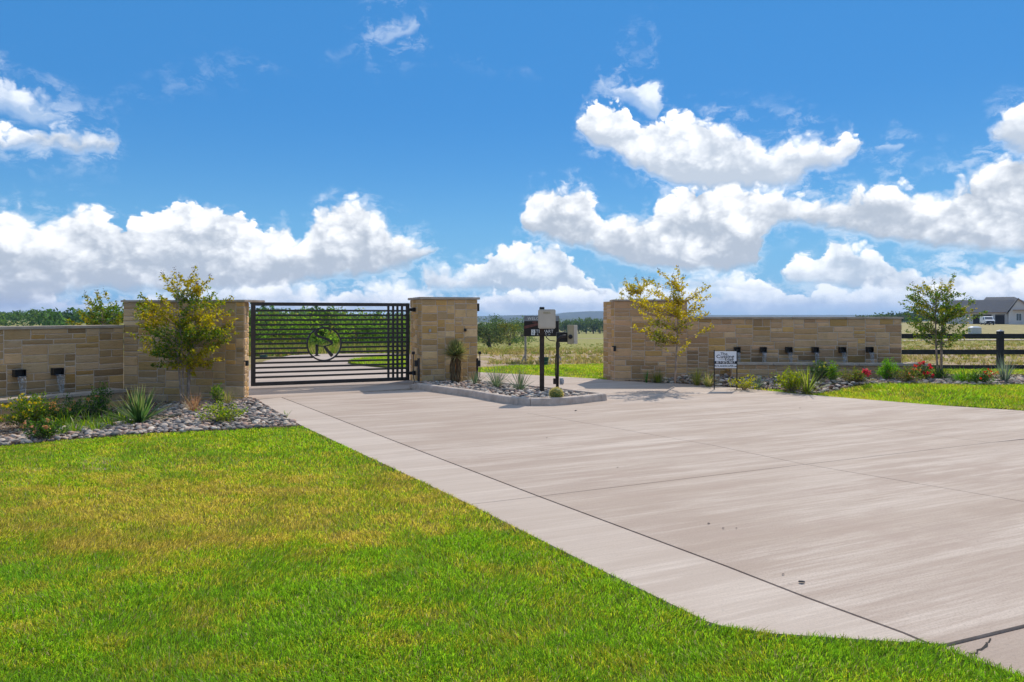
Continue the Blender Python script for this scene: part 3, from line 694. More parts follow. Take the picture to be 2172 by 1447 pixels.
for px, w1, w2 in ((37, 'black metal spout nearest the picture edge, above the yellow shrub', 'clear water falling from the spout nearest the picture edge'),
                   (118, 'black metal spout second from the picture edge, on the left wall', 'clear water falling beside the golden stone, left wall')):
    p = on_line(px, A_, J_) + nL * .016; spout(p, aL, .175, .125, zat(799 if px < 60 else 795, p.y), .38, w1, w2, 'black spouts in the walls')
OW = ['first', 'second', 'third', 'fourth', 'fifth', 'sixth']
for i, px in enumerate((1562, 1617, 1671, 1727, 1784, 1842)):
    p = on_line(px, Q1, Q2) + nR * .016
    spout(p, aR, .135, .135, zat(748, p.y), .30, 'black metal spout, %s along from the yard sign on the long wall' % OW[i], 'water falling from the %s spout along from the yard sign' % OW[i], 'black spouts in the walls')

# ------------------------------------------------------------------ kerb round the island
KO = [(-2.30, 15.75), (-2.22, 15.35), (-2.02, 15.0)] + g2((900, 829), (940, 834.5), (1000, 843), (1035, 850), (1070, 856), (1098, 859.5), (1125, 861), (1165, 861), (1203, 859), (1240, 855.5), (1270, 851.5)) + [
      (1.66, 12.98), (1.76, 13.07), (1.78, 13.17), (1.70, 13.29), (1.08, 14.03), (.78, 14.35), (-.02, 15.2), (-.55, 15.72), (-.66, 16.2)]
def kerb():
    root = struct(bpy.data.objects.new('island_kerb', None)); COL.objects.link(root)
    pts = [Vector(p) for p in KO]; n = len(pts); nor = []
    for i in range(n):
        d = (pts[min(i + 1, n - 1)] - pts[max(i - 1, 0)]).normalized(); nor.append(Vector((-d.y, d.x)))
    prof = [(0, -.05), (.012, .05), (.022, .098), (.034, .119), (.055, .129), (.12, .130), (.145, .124), (.15, -.02)]
    hs = [.15, .6, .95] + [1] * (n - 3); cuts = [0, 5, 9, 14, 18, n - 1]
    for a, b in zip(cuts, cuts[1:]):
        mb = MB(); vs = []; m = len(prof)
        for i in range(a, b + 1):
            sh = Vector((0, 0)); 
            if i == a and a: sh = (pts[i + 1] - pts[i]).normalized() * .004
            if i == b and b < n - 1: sh = (pts[i - 1] - pts[i]).normalized() * .004
            for o, z in prof: q = pts[i] + sh + nor[i] * o; vs.append((q.x, q.y, z * hs[i] if z > 0 else z))
        fs = []
        for i in range(b - a):
            for k in range(m - 1): q = i * m + k; fs.append((q, q + 1, q + m + 1, q + m))
        fs += [tuple(range(m)), tuple(range((b - a) * m + m - 1, (b - a) * m - 1, -1))]
        mb.add(vs, fs); mb.build('kerb_section', M_KERB, root, smooth=False)
    return [tuple(pts[i] + nor[i] * .15) for i in range(n)]
ISLE = kerb()

# ------------------------------------------------------------------ steel gate
def gate():
    z0, z1, Lg = .05, 1.85, 3.475; ang = math.atan2(1.35, 3.197)
    g = thing('driveway_gate', 'wide black steel gate with horizontal bars and round monogram', 'gate', (-5.595, 15.15, 0), ang)
    def bar(name, a, b, mat=M_IRON): mb = MB(); mb.box(a, b); return mb.build(name, mat, g, bevel=.004)
    bar('top_rail', (0, -.03, z1 - .075), (Lg, .03, z1)); bar('bottom_rail', (0, -.03, z0), (Lg, .03, z0 + .080))
    bar('stile', (0, -.029, z0 + .0803), (.095, .029, z1 - .0753)); bar('stile', (Lg - .085, -.029, z0 + .0803), (Lg, .029, z1 - .0753))
    cx, cz, Rr = .441 * Lg, .93, .385
    x0, x1 = .095, Lg - .085; n = 15; sp = (z1 - z0 - .155) / (n + 1)
    for i in range(n):
        zc = z0 + .08 + sp * (i + 1); h = .021; dz = abs(zc - cz)
        if dz < Rr - .012:
            w = math.sqrt((Rr - .012) ** 2 - dz ** 2); bar('bar', (x0, -.017, zc - h), (cx - w, .017, zc + h)); bar('bar', (cx + w, -.017, zc - h), (x1, .017, zc + h))
        else: bar('bar', (x0, -.017, zc - h), (x1, .017, zc + h))
    for u in (.857, .889, .918, .949): bar('lattice_bar', (u * Lg - .025, -.0205, z0 + .0803), (u * Lg + .025, .0205, z1 - .0753))
    mb = MB(); N = 56; vs = []; fs = []
    for i in range(N):
        a = 2 * math.pi * i / N; ca, sa = math.cos(a), math.sin(a)
        for r, y in ((Rr, -.024), (Rr - .034, -.024), (Rr - .034, .024), (Rr, .024)): vs.append((cx + r * ca, y, cz + r * sa))
    for i in range(N):
        for k in range(4): a, b = i * 4 + k, i * 4 + (k + 1) % 4; c, d = ((i + 1) % N) * 4 + (k + 1) % 4, ((i + 1) % N) * 4 + k; fs.append((a, b, c, d))
    mb.add(vs, fs); ring = mb.build('ring', M_IRON, g)
    s = .385 / 590
    def ribbon(name, pts, wid):
        P = [Vector(((x - 735) * s, (720 - y) * s)) for x, y in pts]; m = len(P); vs = []; fs = []
        for i in range(m):
            d = (P[min(i + 1, m - 1)] - P[max(i - 1, 0)]).normalized(); nn = Vector((-d.y, d.x)) * wid[i] * s / 2
            for y in (-.012, .012):
                for q in (P[i] + nn, P[i] - nn): vs.append((cx + q.x, y, cz + q.y))
        for i in range(m - 1):
            a, b = i * 4, i * 4 + 4
            fs += [(a, a + 1, b + 1, b), (a + 2, b + 2, b + 3, a + 3), (a, b, b + 2, a + 2), (a + 1, a + 3, b + 3, b + 1)]
        fs += [(0, 2, 3, 1), (m * 4 - 4, m * 4 - 3, m * 4 - 1, m * 4 - 2)]
        mb = MB(); mb.add(vs, fs); return mb.build(name, M_IRON, ring)
    S = [(962, 345), (948, 285), (905, 228), (840, 203), (740, 192), (640, 198), (560, 220), (495, 262), (462, 315), (460, 370), (500, 425), (580, 468), (700, 508), (820, 556), (910, 602), (975, 650), (1000, 684), (965, 725), (900, 760), (800, 786), (690, 796), (590, 790), (500, 770), (455, 740)]
    wS = [16, 40, 44, 30, 26, 28, 40, 62, 80, 92, 94, 84, 78, 84, 96, 104, 84, 62, 44, 34, 30, 32, 40, 60]
    ribbon('monogram_s', S, wS)
    ribbon('monogram_r_stem', [(492, 735), (492, 1085), (492, 1100), (492, 1128)], [95, 86, 130, 285])
    ribbon('monogram_r_leg', [(738, 800), (800, 885), (900, 1010), (1010, 1138)], [80, 92, 100, 118])
    for z in (1.70, .22):
        mb = MB(); mb.box((Lg, -.02, z - .035), (Lg + .075, .02, z + .035)); mb.box((Lg + .075, -.06, z - .05), (Lg + .135, .05, z + .05)); mb.build('hinge', M_BLACK, g, bevel=.004)
gate()

# ------------------------------------------------------------------ planting beds, river stones, mulch
BED_L = [tuple(p[:2]) for p in LW_EDGE][::-1] + [E[1], E[0], (-5.0, 13.5), tuple(C_ + Vector((-.1, .1))), tuple(K_ + Vector((0, .1))), tuple(J_ + Vector((0, .1))), tuple(L0 + Vector((-.1, .1)))]
BED_R = [RE[8], RE[7], RE[6], RE[5], RE[4]] + [tuple(gp(x, y)[:2]) for x, y in ((1640, 825), (1700, 823), (1756, 819), (1836, 816), (1940, 815), (2080, 818), (2172, 817), (2400, 810))] + [(16, 16.4), (9.6, 16.9), tuple(Q2 + Vector((0, .15))), tuple(Q1 + Vector((0, .15))), (2.6, 17.05)]
bedL = struct(sheet('planting_bed', BED_L, M_SOIL, -.012)); bedR = struct(sheet('planting_bed', BED_R, M_SOIL, -.012))
mb = MB(); mb.prism(ISLE, -.03, .07); bedI = struct(mb.build('island_bed', M_SOIL))
def river_mat(name, objcol):
    m, nt, b = new_mat(name, .8, .15)
    c = nd(nt, 'ShaderNodeObjectInfo').outputs['Color'] if objcol else nd(nt, 'ShaderNodeVertexColor', layer_name='Col').outputs[0]
    n = noise(nt, worldpos(nt), 26.0, 4, .6).outputs[0]
    setc(nt, b, mixc(nt, smooth(nt, n, .42, .75, 0, .5), c, (.42, .38, .36))); return m
M_RIV_O, M_RIV = river_mat('river_stone', True), river_mat('river_stone_mass', False)
RIV = [(.28, .255, .245), (.38, .26, .22), (.56, .48, .41), (.14, .13, .13), (.30, .20, .155), (.44, .38, .34), (.20, .185, .18), (.47, .34, .28), (.35, .32, .30), (.62, .56, .50), (.10, .10, .105)]
def pebble(seed):
    rg = random.Random(seed); vs = [(0, 0, .5)]; n = 8
    ph, am = rg.random() * 6, .10 + .12 * rg.random()
    for r, z in ((.62, .38), (1.0, .0), (.66, -.36)):
        for k in range(n):
            a = 2 * math.pi * k / n; q = r * (1 + am * math.sin(2 * a + ph) + .10 * (rg.random() - .5)); vs.append((q * math.cos(a), q * math.sin(a) * .72, z + .05 * (rg.random() - .5)))
    vs.append((0, 0, -.5)); fs = []
    for k in range(n): fs.append((0, 1 + k, 1 + (k + 1) % n))
    for r in range(2):
        for k in range(n): a = 1 + r * n + k; b = 1 + r * n + (k + 1) % n; fs += [(a, a + n, b), (b, a + n, b + n)]
    for k in range(n): fs.append((25, 17 + (k + 1) % n, 17 + k))
    return vs, fs
PEB = [pebble(i) for i in range(8)]; PEBM = []
for vs, fs in PEB:
    me = bpy.data.meshes.new('river_stone'); me.from_pydata(vs, [], fs); me.polygons.foreach_set('use_smooth', [True] * len(fs)); me.materials.append(M_RIV_O); me.update(); PEBM.append(me)
def scatter_stones(bed, poly, step, size, n_single, seed, zfun, keep, name='river_stones'):
    rg = np.random.default_rng(seed); xs = [p[0] for p in poly]; ys = [p[1] for p in poly]
    gx, gy = np.meshgrid(np.arange(min(xs), max(xs), step), np.arange(min(ys), max(ys), step * .8)); P = np.stack([gx.ravel(), gy.ravel()], 1)
    P = P + (rg.random(P.shape) - .5) * step * 1.1; P = P[in_poly(P, poly)]; P = np.array([p for p in P if keep(p[0], p[1], rg)])
    sz = size * (.45 + 1.0 * rg.random(len(P)) ** 2.2); order = np.argsort(P[:, 1] / np.maximum(sz, .01)); P = P[order]; sz = sz[order]
    VV = []; FF = []; CC = []; o = 0
    for i, (p, s) in enumerate(zip(P, sz)):
        v = rg.integers(0, 8); rz, rx, ry = rg.random() * 6.28, (rg.random() - .5) * .7, (rg.random() - .5) * .7; fl = .55 + .5 * rg.random()
        c = np.array(RIV[rg.integers(0, len(RIV))]) * np.array([1.08, 1.0, .88]) * (.8 + .4 * rg.random()); z = zfun(p[0], p[1]) + s * (.18 + .35 * rg.random())
        M = Matrix.Translation((p[0], p[1], z)) @ Matrix.Rotation(rz, 4, 'Z') @ Matrix.Rotation(rx, 4, 'X') @ Matrix.Rotation(ry, 4, 'Y') @ Matrix.Diagonal((s, s, s * fl, 1))
        if i < n_single:
            ob = bpy.data.objects.new('river_stone', PEBM[v]); COL.objects.link(ob); ob.parent = bed; ob.matrix_local = M; ob.color = (*c, 1)
        else:
            A = np.array(M); V = np.array(PEB[v][0]) @ A[:3, :3].T + A[:3, 3]; VV.append(V); FF.append(np.array(PEB[v][1]) + o); CC.append(np.tile(c, (len(V), 1))); o += len(V)
    if VV:
        ob = np_mesh(name, np.concatenate(VV), np.concatenate(FF), M_RIV, np.concatenate(CC), True, bed); ob['kind'] = 'stuff'
def lawn_dist(x, y, line):
    best = 9.0
    for a, b in zip(line, line[1:]):
        ax, ay, bx, by = a[0], a[1], b[0], b[1]; t = min(max(((x - ax) * (bx - ax) + (y - ay) * (by - ay)) / ((bx - ax) ** 2 + (by - ay) ** 2 + 1e-9), 0), 1)
        best = min(best, math.hypot(x - ax - t * (bx - ax), y - ay - t * (by - ay)))
    return best
edgeL = [tuple(p[:2]) for p in LW_EDGE][::-1] + [E[1], E[0]]
def keepL(x, y, rg):
    d = lawn_dist(x, y, edgeL); lim = 1.15 + .5 * sstep(-8, -5.5, x) - (.45 if -7.6 < x < -6.7 else 0)
    return d > .03 and d < lim + .35 * (rg.random() - .5) and -10.8 < x
edgeR = BED_R[2:14]
def keepR(x, y, rg):
    d = lawn_dist(x, y, edgeR); return d > .04 and d < 1.05 + .3 * (rg.random() - .5) and x > 3.3 and x < 13
scatter_stones(bedL, BED_L, .066, .048, 300, 5, terr, keepL)
scatter_stones(bedR, BED_R, .080, .054, 240, 6, terr, keepR)
scatter_stones(bedI, ISLE, .072, .052, 220, 7, lambda x, y: .07, lambda x, y, rg: y < 15.7)
def chips(bed, poly, n, seed, zfun, keep):
    rg = np.random.default_rng(seed); xs = [p[0] for p in poly]; ys = [p[1] for p in poly]
    P = np.stack([rg.uniform(min(xs), max(xs), n * 3), rg.uniform(min(ys), max(ys), n * 3)], 1); P = P[in_poly(P, poly)]
    P = np.array([p for p in P if keep(p[0], p[1])])[:n]; VV = []; FF = []; CC = []
    base = np.array([(-1, -1, 0), (1, -1, 0), (1.1, 1, 0), (-1, .9, 0), (-.9, -1, 1), (1, -.9, 1), (1, 1, 1), (-1, 1, 1)], float); bf = np.array([(4, 5, 6), (4, 6, 7), (0, 1, 5), (0, 5, 4), (1, 2, 6), (1, 6, 5), (2, 3, 7), (2, 7, 6), (3, 0, 4), (3, 4, 7)])
    for i, p in enumerate(P):
        M = np.array(Matrix.Translation((p[0], p[1], zfun(p[0], p[1]) + .008)) @ Matrix.Rotation(rg.random() * 6.28, 4, 'Z') @ Matrix.Rotation((rg.random() - .5) * 1.1, 4, 'X') @ Matrix.Rotation((rg.random() - .5) * 1.1, 4, 'Y') @ Matrix.Diagonal((.014 + .03 * rg.random(), .008 + .012 * rg.random(), .005, 1)))
        VV.append(base @ M[:3, :3].T + M[:3, 3]); FF.append(bf + 8 * i); c = np.array([(.24, .15, .09), (.36, .24, .15), (.15, .09, .055), (.42, .31, .21)][rg.integers(0, 4)]); CC.append(np.tile(c, (8, 1)))
    ob = np_mesh('bark_mulch', np.concatenate(VV), np.concatenate(FF), M_RIV, np.concatenate(CC), False, bed); ob['kind'] = 'stuff'
chips(bedL, BED_L, 3200, 8, terr, lambda x, y: lawn_dist(x, y, edgeL) > .9 and x > -10); chips(bedR, BED_R, 3400, 9, terr, lambda x, y: lawn_dist(x, y, edgeR) > .7 and x < 12)
chips(bedI, ISLE, 500, 10, lambda x, y: .07, lambda x, y: y > 14.8)

# ------------------------------------------------------------------ grass blades
def vnoise(seed):
    T = np.random.default_rng(seed).random((64, 64))
    def f(x, y, s):
        x = x * s; y = y * s; xi = np.floor(x).astype(int); yi = np.floor(y).astype(int); fx = x - xi; fy = y - yi; fx = fx * fx * (3 - 2 * fx); fy = fy * fy * (3 - 2 * fy)
        a = T[xi % 64, yi % 64]; b = T[(xi + 1) % 64, yi % 64]; c = T[xi % 64, (yi + 1) % 64]; d = T[(xi + 1) % 64, (yi + 1) % 64]
        return (a * (1 - fx) + b * fx) * (1 - fy) + (c * (1 - fx) + d * fx) * fy
    return f
VN = vnoise(3)
def turf(name, poly, boxes, h, w, seed, dz, detail=True):
    """boxes: (x0, x1, y0, y1, blades per square metre)"""
    rg = np.random.default_rng(seed); PP = []
    for x0, x1, y0, y1, rho in boxes:
        n = int((x1 - x0) * (y1 - y0) * rho); P = np.stack([rg.uniform(x0, x1, n), rg.uniform(y0, y1, n)], 1)
        P = P[(np.abs(P[:, 0]) < .80 * P[:, 1] + .8)]; P = P[in_poly(P, poly)]
        cl = VN(P[:, 0], P[:, 1], 9.0) * .6 + VN(P[:, 0], P[:, 1], 23.0) * .4; P = P[rg.random(len(P)) < .35 + 1.1 * cl]; PP.append(P)
    P = np.concatenate(PP); n = len(P); cl = VN(P[:, 0], P[:, 1], 7.0) * .55 + VN(P[:, 0], P[:, 1], 19.0) * .45
    z = np.array([terr(a, b) for a, b in P]) + dz
    H = h * (.45 + .55 * cl + .5 * rg.random(n)); far = np.clip(P[:, 1] / 4.5, 1, 3); Wd = w * (.7 + .6 * rg.random(n)) * far
    az = rg.random(n) * 6.283 ; ln = (.25 + .75 * rg.random(n)) * H; cx, cy = VN(P[:, 0] + 7, P[:, 1], 3.0) - .5, VN(P[:, 0], P[:, 1] + 9, 3.0) - .5
    dx, dy = np.cos(az) * ln + cx * H * 1.2, np.sin(az) * ln + cy * H * 1.2
    fa = rg.random(n) * 6.283; sx, sy = np.cos(fa) * Wd / 2, np.sin(fa) * Wd / 2; B = np.stack([P[:, 0], P[:, 1], z], 1); S = np.stack([sx, sy, np.zeros(n)], 1)
    tip = B + np.stack([dx, dy, H * (1 - .25 * rg.random(n))], 1)
    if detail:
        mid = B + np.stack([dx * .32, dy * .32, H * .62], 1); V = np.stack([B - S, B + S, mid - S * .8, mid + S * .8, tip], 1).reshape(-1, 3)
        o = np.arange(n)[:, None] * 5; F = np.concatenate([o + np.array([[0, 1, 3]]), o + np.array([[0, 3, 2]]), o + np.array([[2, 3, 4]])], 0)
    else:
        V = np.stack([B - S, B + S, tip], 1).reshape(-1, 3); F = np.arange(n)[:, None] * 3 + np.array([[0, 1, 2]])
    ob = np_mesh(name, V, F, M_BLADE); return stuff(ob)
turf('grass', LAWN_L, [(-4, 5, 2.0, 3.6, 17000), (-5, 4, 3.6, 5.2, 13000), (-6, 3, 5.2, 7.2, 8000), (-9, 1.5, 7.2, 11.2, 4200)], .035, .0040, 1, -.014)
turf('grass', LAWN_R, [(4, 15, 11, 17, 2600)], .075, .0045, 2, -.025, False)
turf('grass', LAWN_B, [(-3, 4, 17, 24, 1500)], .06, .0055, 3, -.03, False)
turf('grass', LAWN_F, [(9, 20, 17, 19.3, 900)], .05, .006, 4, -.03, False)
turf('grass', GI, [(-6, -2, 19, 30, 1200)], .10, .006, 6, .05, False)

# ------------------------------------------------------------------ leaf and plant builders
def unit(a): return a / np.maximum(np.linalg.norm(a, axis=1, keepdims=True), 1e-6)
def leaf_np(P, D, L, Wd, rg, fold=.3):
    n = len(P); D = unit(D); R_ = unit(rg.normal(size=(n, 3)) + np.array([0, 0, .6])); S = unit(np.cross(D, R_)); N = np.cross(S, D)
    L = np.asarray(L)[:, None]; Wd = np.asarray(Wd)[:, None]
    mid = P + D * L * .45; V = np.stack([P, mid - S * Wd / 2 + N * Wd * fold, P + D * L - N * L * .12, mid + S * Wd / 2 + N * Wd * fold], 1).reshape(-1, 3)
    o = np.arange(n)[:, None] * 4; F = np.concatenate([o + np.array([[0, 1, 2]]), o + np.array([[0, 2, 3]])], 0); return V, F
def pick_cols(n, pal, wts, rg, var=.2):
    w = np.asarray(wts, float); w = w / w.sum(); c = np.array(pal)[rg.choice(len(pal), n, p=w)]; return c * (1 - var + 2 * var * rg.random((n, 1)))
def bez(a, b, c, n): return [a * (1 - t) ** 2 + b * 2 * t * (1 - t) + c * t * t for t in np.linspace(0, 1, n)]
GRN, OLV, YEL, ORG = (.085, .185, .020), (.20, .26, .025), (.50, .42, .025), (.48, .27, .02)
def small_tree(label, loc, stems, fork, cz, rx, ry, rz, ntip, nleaf, colf, seed, ll=.058, top=None, heads=0, group=None, shape=None, srad=.016):
    """many-stemmed young tree: stems rise to a fork, thin branches reach tips in the crown, leaves sit along them"""
    rg = np.random.default_rng(seed); root = thing('crape_myrtle', label, 'tree', loc, 0, group); st = []; mb = MB()
    for k in range(stems):
        a = 6.283 * k / stems + rg.random(); o = .03 + .05 * rg.random(); e = (.10 + .16 * rg.random()) * min(rx, .8)
        b = np.array([o * math.cos(a), o * math.sin(a), -.04]); t = np.array([o * math.cos(a) + e * math.cos(a), o * math.sin(a) + e * math.sin(a), cz + rz * (.1 + .35 * rg.random())])
        m = (b + t) / 2 + np.array([rg.normal() * .03, rg.normal() * .03, 0]) - np.array([math.cos(a), math.sin(a), 0]) * .03
        pts = bez(b, m, t, 8); st.append(pts); mb.tube(pts, list(np.linspace(srad * (1 + .3 * rg.random()), srad * .4, 8)), 6)
    mb.build('trunk', M_BARK, root, smooth=True)
    br = MB(); LP = []; LD = []; HP = []; i = 0
    while i < ntip:
        q = rg.normal(size=3); q /= np.linalg.norm(q); q *= rg.random() ** .45; tip = np.array([q[0] * rx, q[1] * ry, cz + q[2] * rz])
        if shape is not None and not shape(tip, rg): continue
        i += 1
        s = st[rg.integers(0, stems)]; hd = math.hypot(tip[0], tip[1]); zt = max(min(tip[2] - .35 * hd - .10, s[-1][2]), fork + .1 * rg.random())
        a = min(s, key=lambda p: abs(p[2] - zt)); d = tip - a; c = a + d * .5 + np.array([0, 0, -.05 + .10 * rg.random()]) + rg.normal(size=3) * .04
        n = 6; pts = bez(a, c, tip, n); br.tube(pts, list(np.linspace(.0055, .0018, n)), 4, cap=False); ln = np.linalg.norm(d)
        k = int(nleaf * (.5 + rg.random()) * (.55 + min(ln, 1.0) * .6))
        for _ in range(k):
            t = 1 - (rg.random() ** 1.25) * min(.75, .34 / max(ln, .2)) * 1.3; t = max(t, .12); p = a * (1 - t) ** 2 + c * 2 * t * (1 - t) + tip * t * t
            LP.append(p + rg.normal(size=3) * .020); LD.append(d / ln * .5 + rg.normal(size=3) * .8 + np.array([0, 0, -.15]))
        HP.append(tip)
    br.build('branches', M_BARK, root, smooth=True)
    LP = np.array(LP); n = len(LP); V, F = leaf_np(LP, np.array(LD), ll * (.7 + .6 * rg.random(n)), ll * .55 * (.7 + .6 * rg.random(n)), rg); C = colf(LP, rg)
    np_mesh('foliage', V, F, M_LEAF, np.repeat(C, 4, 0), False, root)
    if heads:
        HP = sorted(HP, key=lambda p: -p[2])[:heads]; q = np.repeat(np.array(HP), 14, 0) + rg.normal(size=(len(HP) * 14, 3)) * np.array([.02, .02, .03]) + np.array([0, 0, .04]); m = len(q)
        V, F = leaf_np(q, rg.normal(size=(m, 3)), np.full(m, .022), np.full(m, .016), rg); np_mesh('seed_heads', V, F, M_LEAF, np.repeat(pick_cols(m, [(.06, .035, .03), (.10, .05, .03)], (1, 1), rg), 4, 0), False, root)
    return root
def shrub(name, label, loc, h, r, ntip, nleaf, pal, wts, ll, seed, flowers=0, fpal=None, fsize=.05, cat='shrub', group=None, lw=.55, up=.2, cluster=9):
    rg = np.random.default_rng(seed); root = thing(name, label, cat, loc, 0, group); mb = MB(); LP = []; LD = []; tips = []
    for i in range(ntip):
        a = rg.random() * 6.283; k = rg.random() ** .6; tip = np.array([r * k * math.cos(a), r * k * math.sin(a), h * (.30 + .70 * rg.random()) * math.sqrt(max(1 - .55 * k * k, .1))]); b = np.array([rg.normal() * .03, rg.normal() * .03, -.02])
        c = (b + tip) / 2 + np.array([0, 0, h * .18]); mb.tube(bez(b, c, tip, 5), list(np.linspace(.005, .0015, 5)), 4, cap=False); d = tip - b; ln = np.linalg.norm(d); tips.append(tip)
        for _ in range(nleaf):
            t = 1 - .75 * rg.random() ** 1.2; p = b * (1 - t) ** 2 + c * 2 * t * (1 - t) + tip * t * t; LP.append(p + rg.normal(size=3) * .022); LD.append(d / ln * .6 + rg.normal(size=3) * .8 + np.array([0, 0, up]))
    mb.build('stems', M_BARK, root); LP = np.array(LP); LP[:, 2] = np.maximum(LP[:, 2], .012); n = len(LP); V, F = leaf_np(LP, np.array(LD), ll * (.65 + .7 * rg.random(n)), ll * lw * (.7 + .6 * rg.random(n)), rg)
    np_mesh('foliage', V, F, M_LEAF, np.repeat(pick_cols(n, pal, wts, rg), 4, 0), False, root)
    for k, tp in enumerate(sorted(tips, key=lambda p: p[1] - p[2] * .8)[:flowers]):
        m = cluster; q = np.tile(tp, (m, 1)) + rg.normal(size=(m, 3)) * fsize * .22 + np.array([0, -.01, .012]); V, F = leaf_np(q, unit(rg.normal(size=(m, 3)) + np.array([0, -.3, .5])), np.full(m, fsize * .6), np.full(m, fsize * .6), rg)
        np_mesh('flower', V, F, M_LEAF, np.repeat(pick_cols(m, fpal, [1] * len(fpal), rg), 4, 0), False, root)
    return root
GROW = 1.22
def blades(name, label, cat, loc, n, L, wid, lo, hi, droop, pal, wts, seed, spread=.04, group=None, tipcol=None, part='blades', root=None, z0=0.0, clampz=True):
    """a tuft or rosette: n tapering blades, elevation lo..hi degrees, drooping by droop"""
    rg = np.random.default_rng(seed); root = root or thing(name, label, cat, loc, 0, group); az = rg.random(n) * 6.283; el = np.radians(lo + (hi - lo) * rg.random(n) ** .8)
    ln = L * GROW * (.65 + .5 * rg.random(n)); D = np.stack([np.cos(az) * np.cos(el), np.sin(az) * np.cos(el), np.sin(el)], 1); B = np.stack([np.cos(az) * spread * rg.random(n), np.sin(az) * spread * rg.random(n), np.full(n, z0)], 1)
    S = np.stack([-np.sin(az), np.cos(az), np.zeros(n)], 1) * (wid * (.7 + .6 * rg.random(n)) / 2)[:, None]; S = S + rg.normal(size=S.shape) * wid * .1
    rows = []; ts = (0, .35, .7, 1.0); ws = (.9, 1.0, .62, .05); dr = droop * (.5 + rg.random(n))
    for t, w in zip(ts, ws):
        C = B + D * (ln * t)[:, None]; C[:, 2] -= dr * ln * t * t; C[:, 2] = np.maximum(C[:, 2], z0 + .004) if clampz else C[:, 2]; rows += [C - S * w, C + S * w]
    V = np.stack(rows, 1).reshape(-1, 3); o = np.arange(n)[:, None] * 8; F = np.concatenate([o + np.array([[2 * i, 2 * i + 1, 2 * i + 3]]) for i in range(3)] + [o + np.array([[2 * i, 2 * i + 3, 2 * i + 2]]) for i in range(3)], 0)
    C = pick_cols(n, pal, wts, rg); CC = np.repeat(C, 8, 0).reshape(n, 8, 3)
    if tipcol is not None: CC[:, 6:] = np.array(tipcol)
    np_mesh(part, V, F, M_LEAF, CC.reshape(-1, 3), False, root); return root

# ------------------------------------------------------------------ young trees by the walls
def col_mix(gr, frac, hi=0.0, yel=YEL, patch=None):
    def f(P, rg):
        n = len(P); v = VN(P[:, 0] * 1.0 + 31, P[:, 2] * 1.0 + 11, 3.1) * .7 + .3 * rg.random(n) + hi * (P[:, 2] - P[:, 2].mean()); t = np.clip((v - (1 - frac)) / .25 + .5, 0, 1)[:, None]
        c = np.where(rg.random((n, 1)) < .5, np.array(gr), np.array(OLV)) * (1 - t) + np.array(yel) * t; o = (rg.random(n) < .05 + .10 * t[:, 0]); c[o] = np.array(ORG) * .6 + c[o] * .4
        return c * (.8 + .4 * rg.random((n, 1)))
    return f
small_tree('many-stemmed crape myrtle, green turning yellow, before the tall left wall', (xat(393, 12.75), 12.75, terr(-5.9, 12.75)), 5, .62, 1.50, .98, .62, 1.0, 172, 46, col_mix((.105, .215, .022), .50), 101, heads=14,
           shape=lambda p, rg: not (p[2] > 2.15 and abs(p[0]) > .55) and not (p[2] < .8 and p[0] > .1 and rg.random() < .6))
small_tree('green crape myrtle crown behind the low left wall', (xat(222, 15.6), 15.6, terr(-9, 15.6)), 4, .8, 1.62, .86, .60, .74, 95, 48, col_mix(GRN, .33), 102, heads=4)
small_tree('golden yellow crape myrtle before the wall, left of the yard sign', (xat(1428, 15.5), 15.5, .13), 1, .62, 1.60, .98, .60, .90, 112, 36, col_mix((.20, .19, .02), .74, .25, (.56, .46, .025)), 103, heads=8, srad=.024,
           shape=lambda p, rg: not (p[2] < 1.1 and p[0] > .4))
small_tree('olive crape myrtle crown showing above the tall right wall', (xat(1352, 19.0), 19.0, 0), 3, .9, 2.05, .66, .5, .66, 64, 40, col_mix(OLV, .52), 104, heads=4)
small_tree('green crape myrtle with two trunks before the rail fence', (xat(1994, 17.0), 17.0, .05), 2, .80, 1.62, 1.02, .70, .90, 140, 44, col_mix((.085, .185, .024), .24, .12), 105, heads=6, srad=.030, ll=.056)

# ------------------------------------------------------------------ plants in the beds
LIME, DKG, BLU, TAN, STRAW, RED_T = (.24, .33, .025), (.045, .10, .022), (.115, .175, .095), (.34, .26, .12), (.42, .35, .16), (.36, .20, .11)
G3 = lambda x, y: gp(x, y)
shrub('lantana_shrub', 'bushy green shrub with small yellow flowers at the picture edge', G3(62, 908), .56, .46, 90, 30, [GRN, OLV, LIME, YEL], (4, 3, 2, .6), .040, 201, 16, [(.62, .48, .02), (.55, .40, .02)], .045)
shrub('rose_shrub', 'low rose shrub with peach blooms over the river stones, left bed', G3(97, 932), .30, .30, 56, 26, [DKG, GRN, OLV], (3, 3, 1), .034, 202, 9, [(.55, .28, .12), (.60, .33, .20)], .045)
shrub('rose_shrub', 'rose shrub with peach blooms against the left trough', G3(143, 900), .46, .32, 52, 26, [DKG, GRN, OLV], (3, 3, 1), .034, 203, 8, [(.55, .28, .10), (.58, .36, .14)], .045)
shrub('rose_shrub', 'rose shrub with pink and orange blooms right of the left trough', G3(190, 892), .42, .30, 48, 26, [DKG, GRN, OLV], (3, 3, 1), .034, 204, 6, [(.60, .20, .16), (.60, .32, .10)], .05)
shrub('leafy_shrub', 'upright dark green shrub in the corner by the trough end', G3(212, 880), .56, .24, 34, 28, [DKG, GRN], (2, 2), .036, 205)
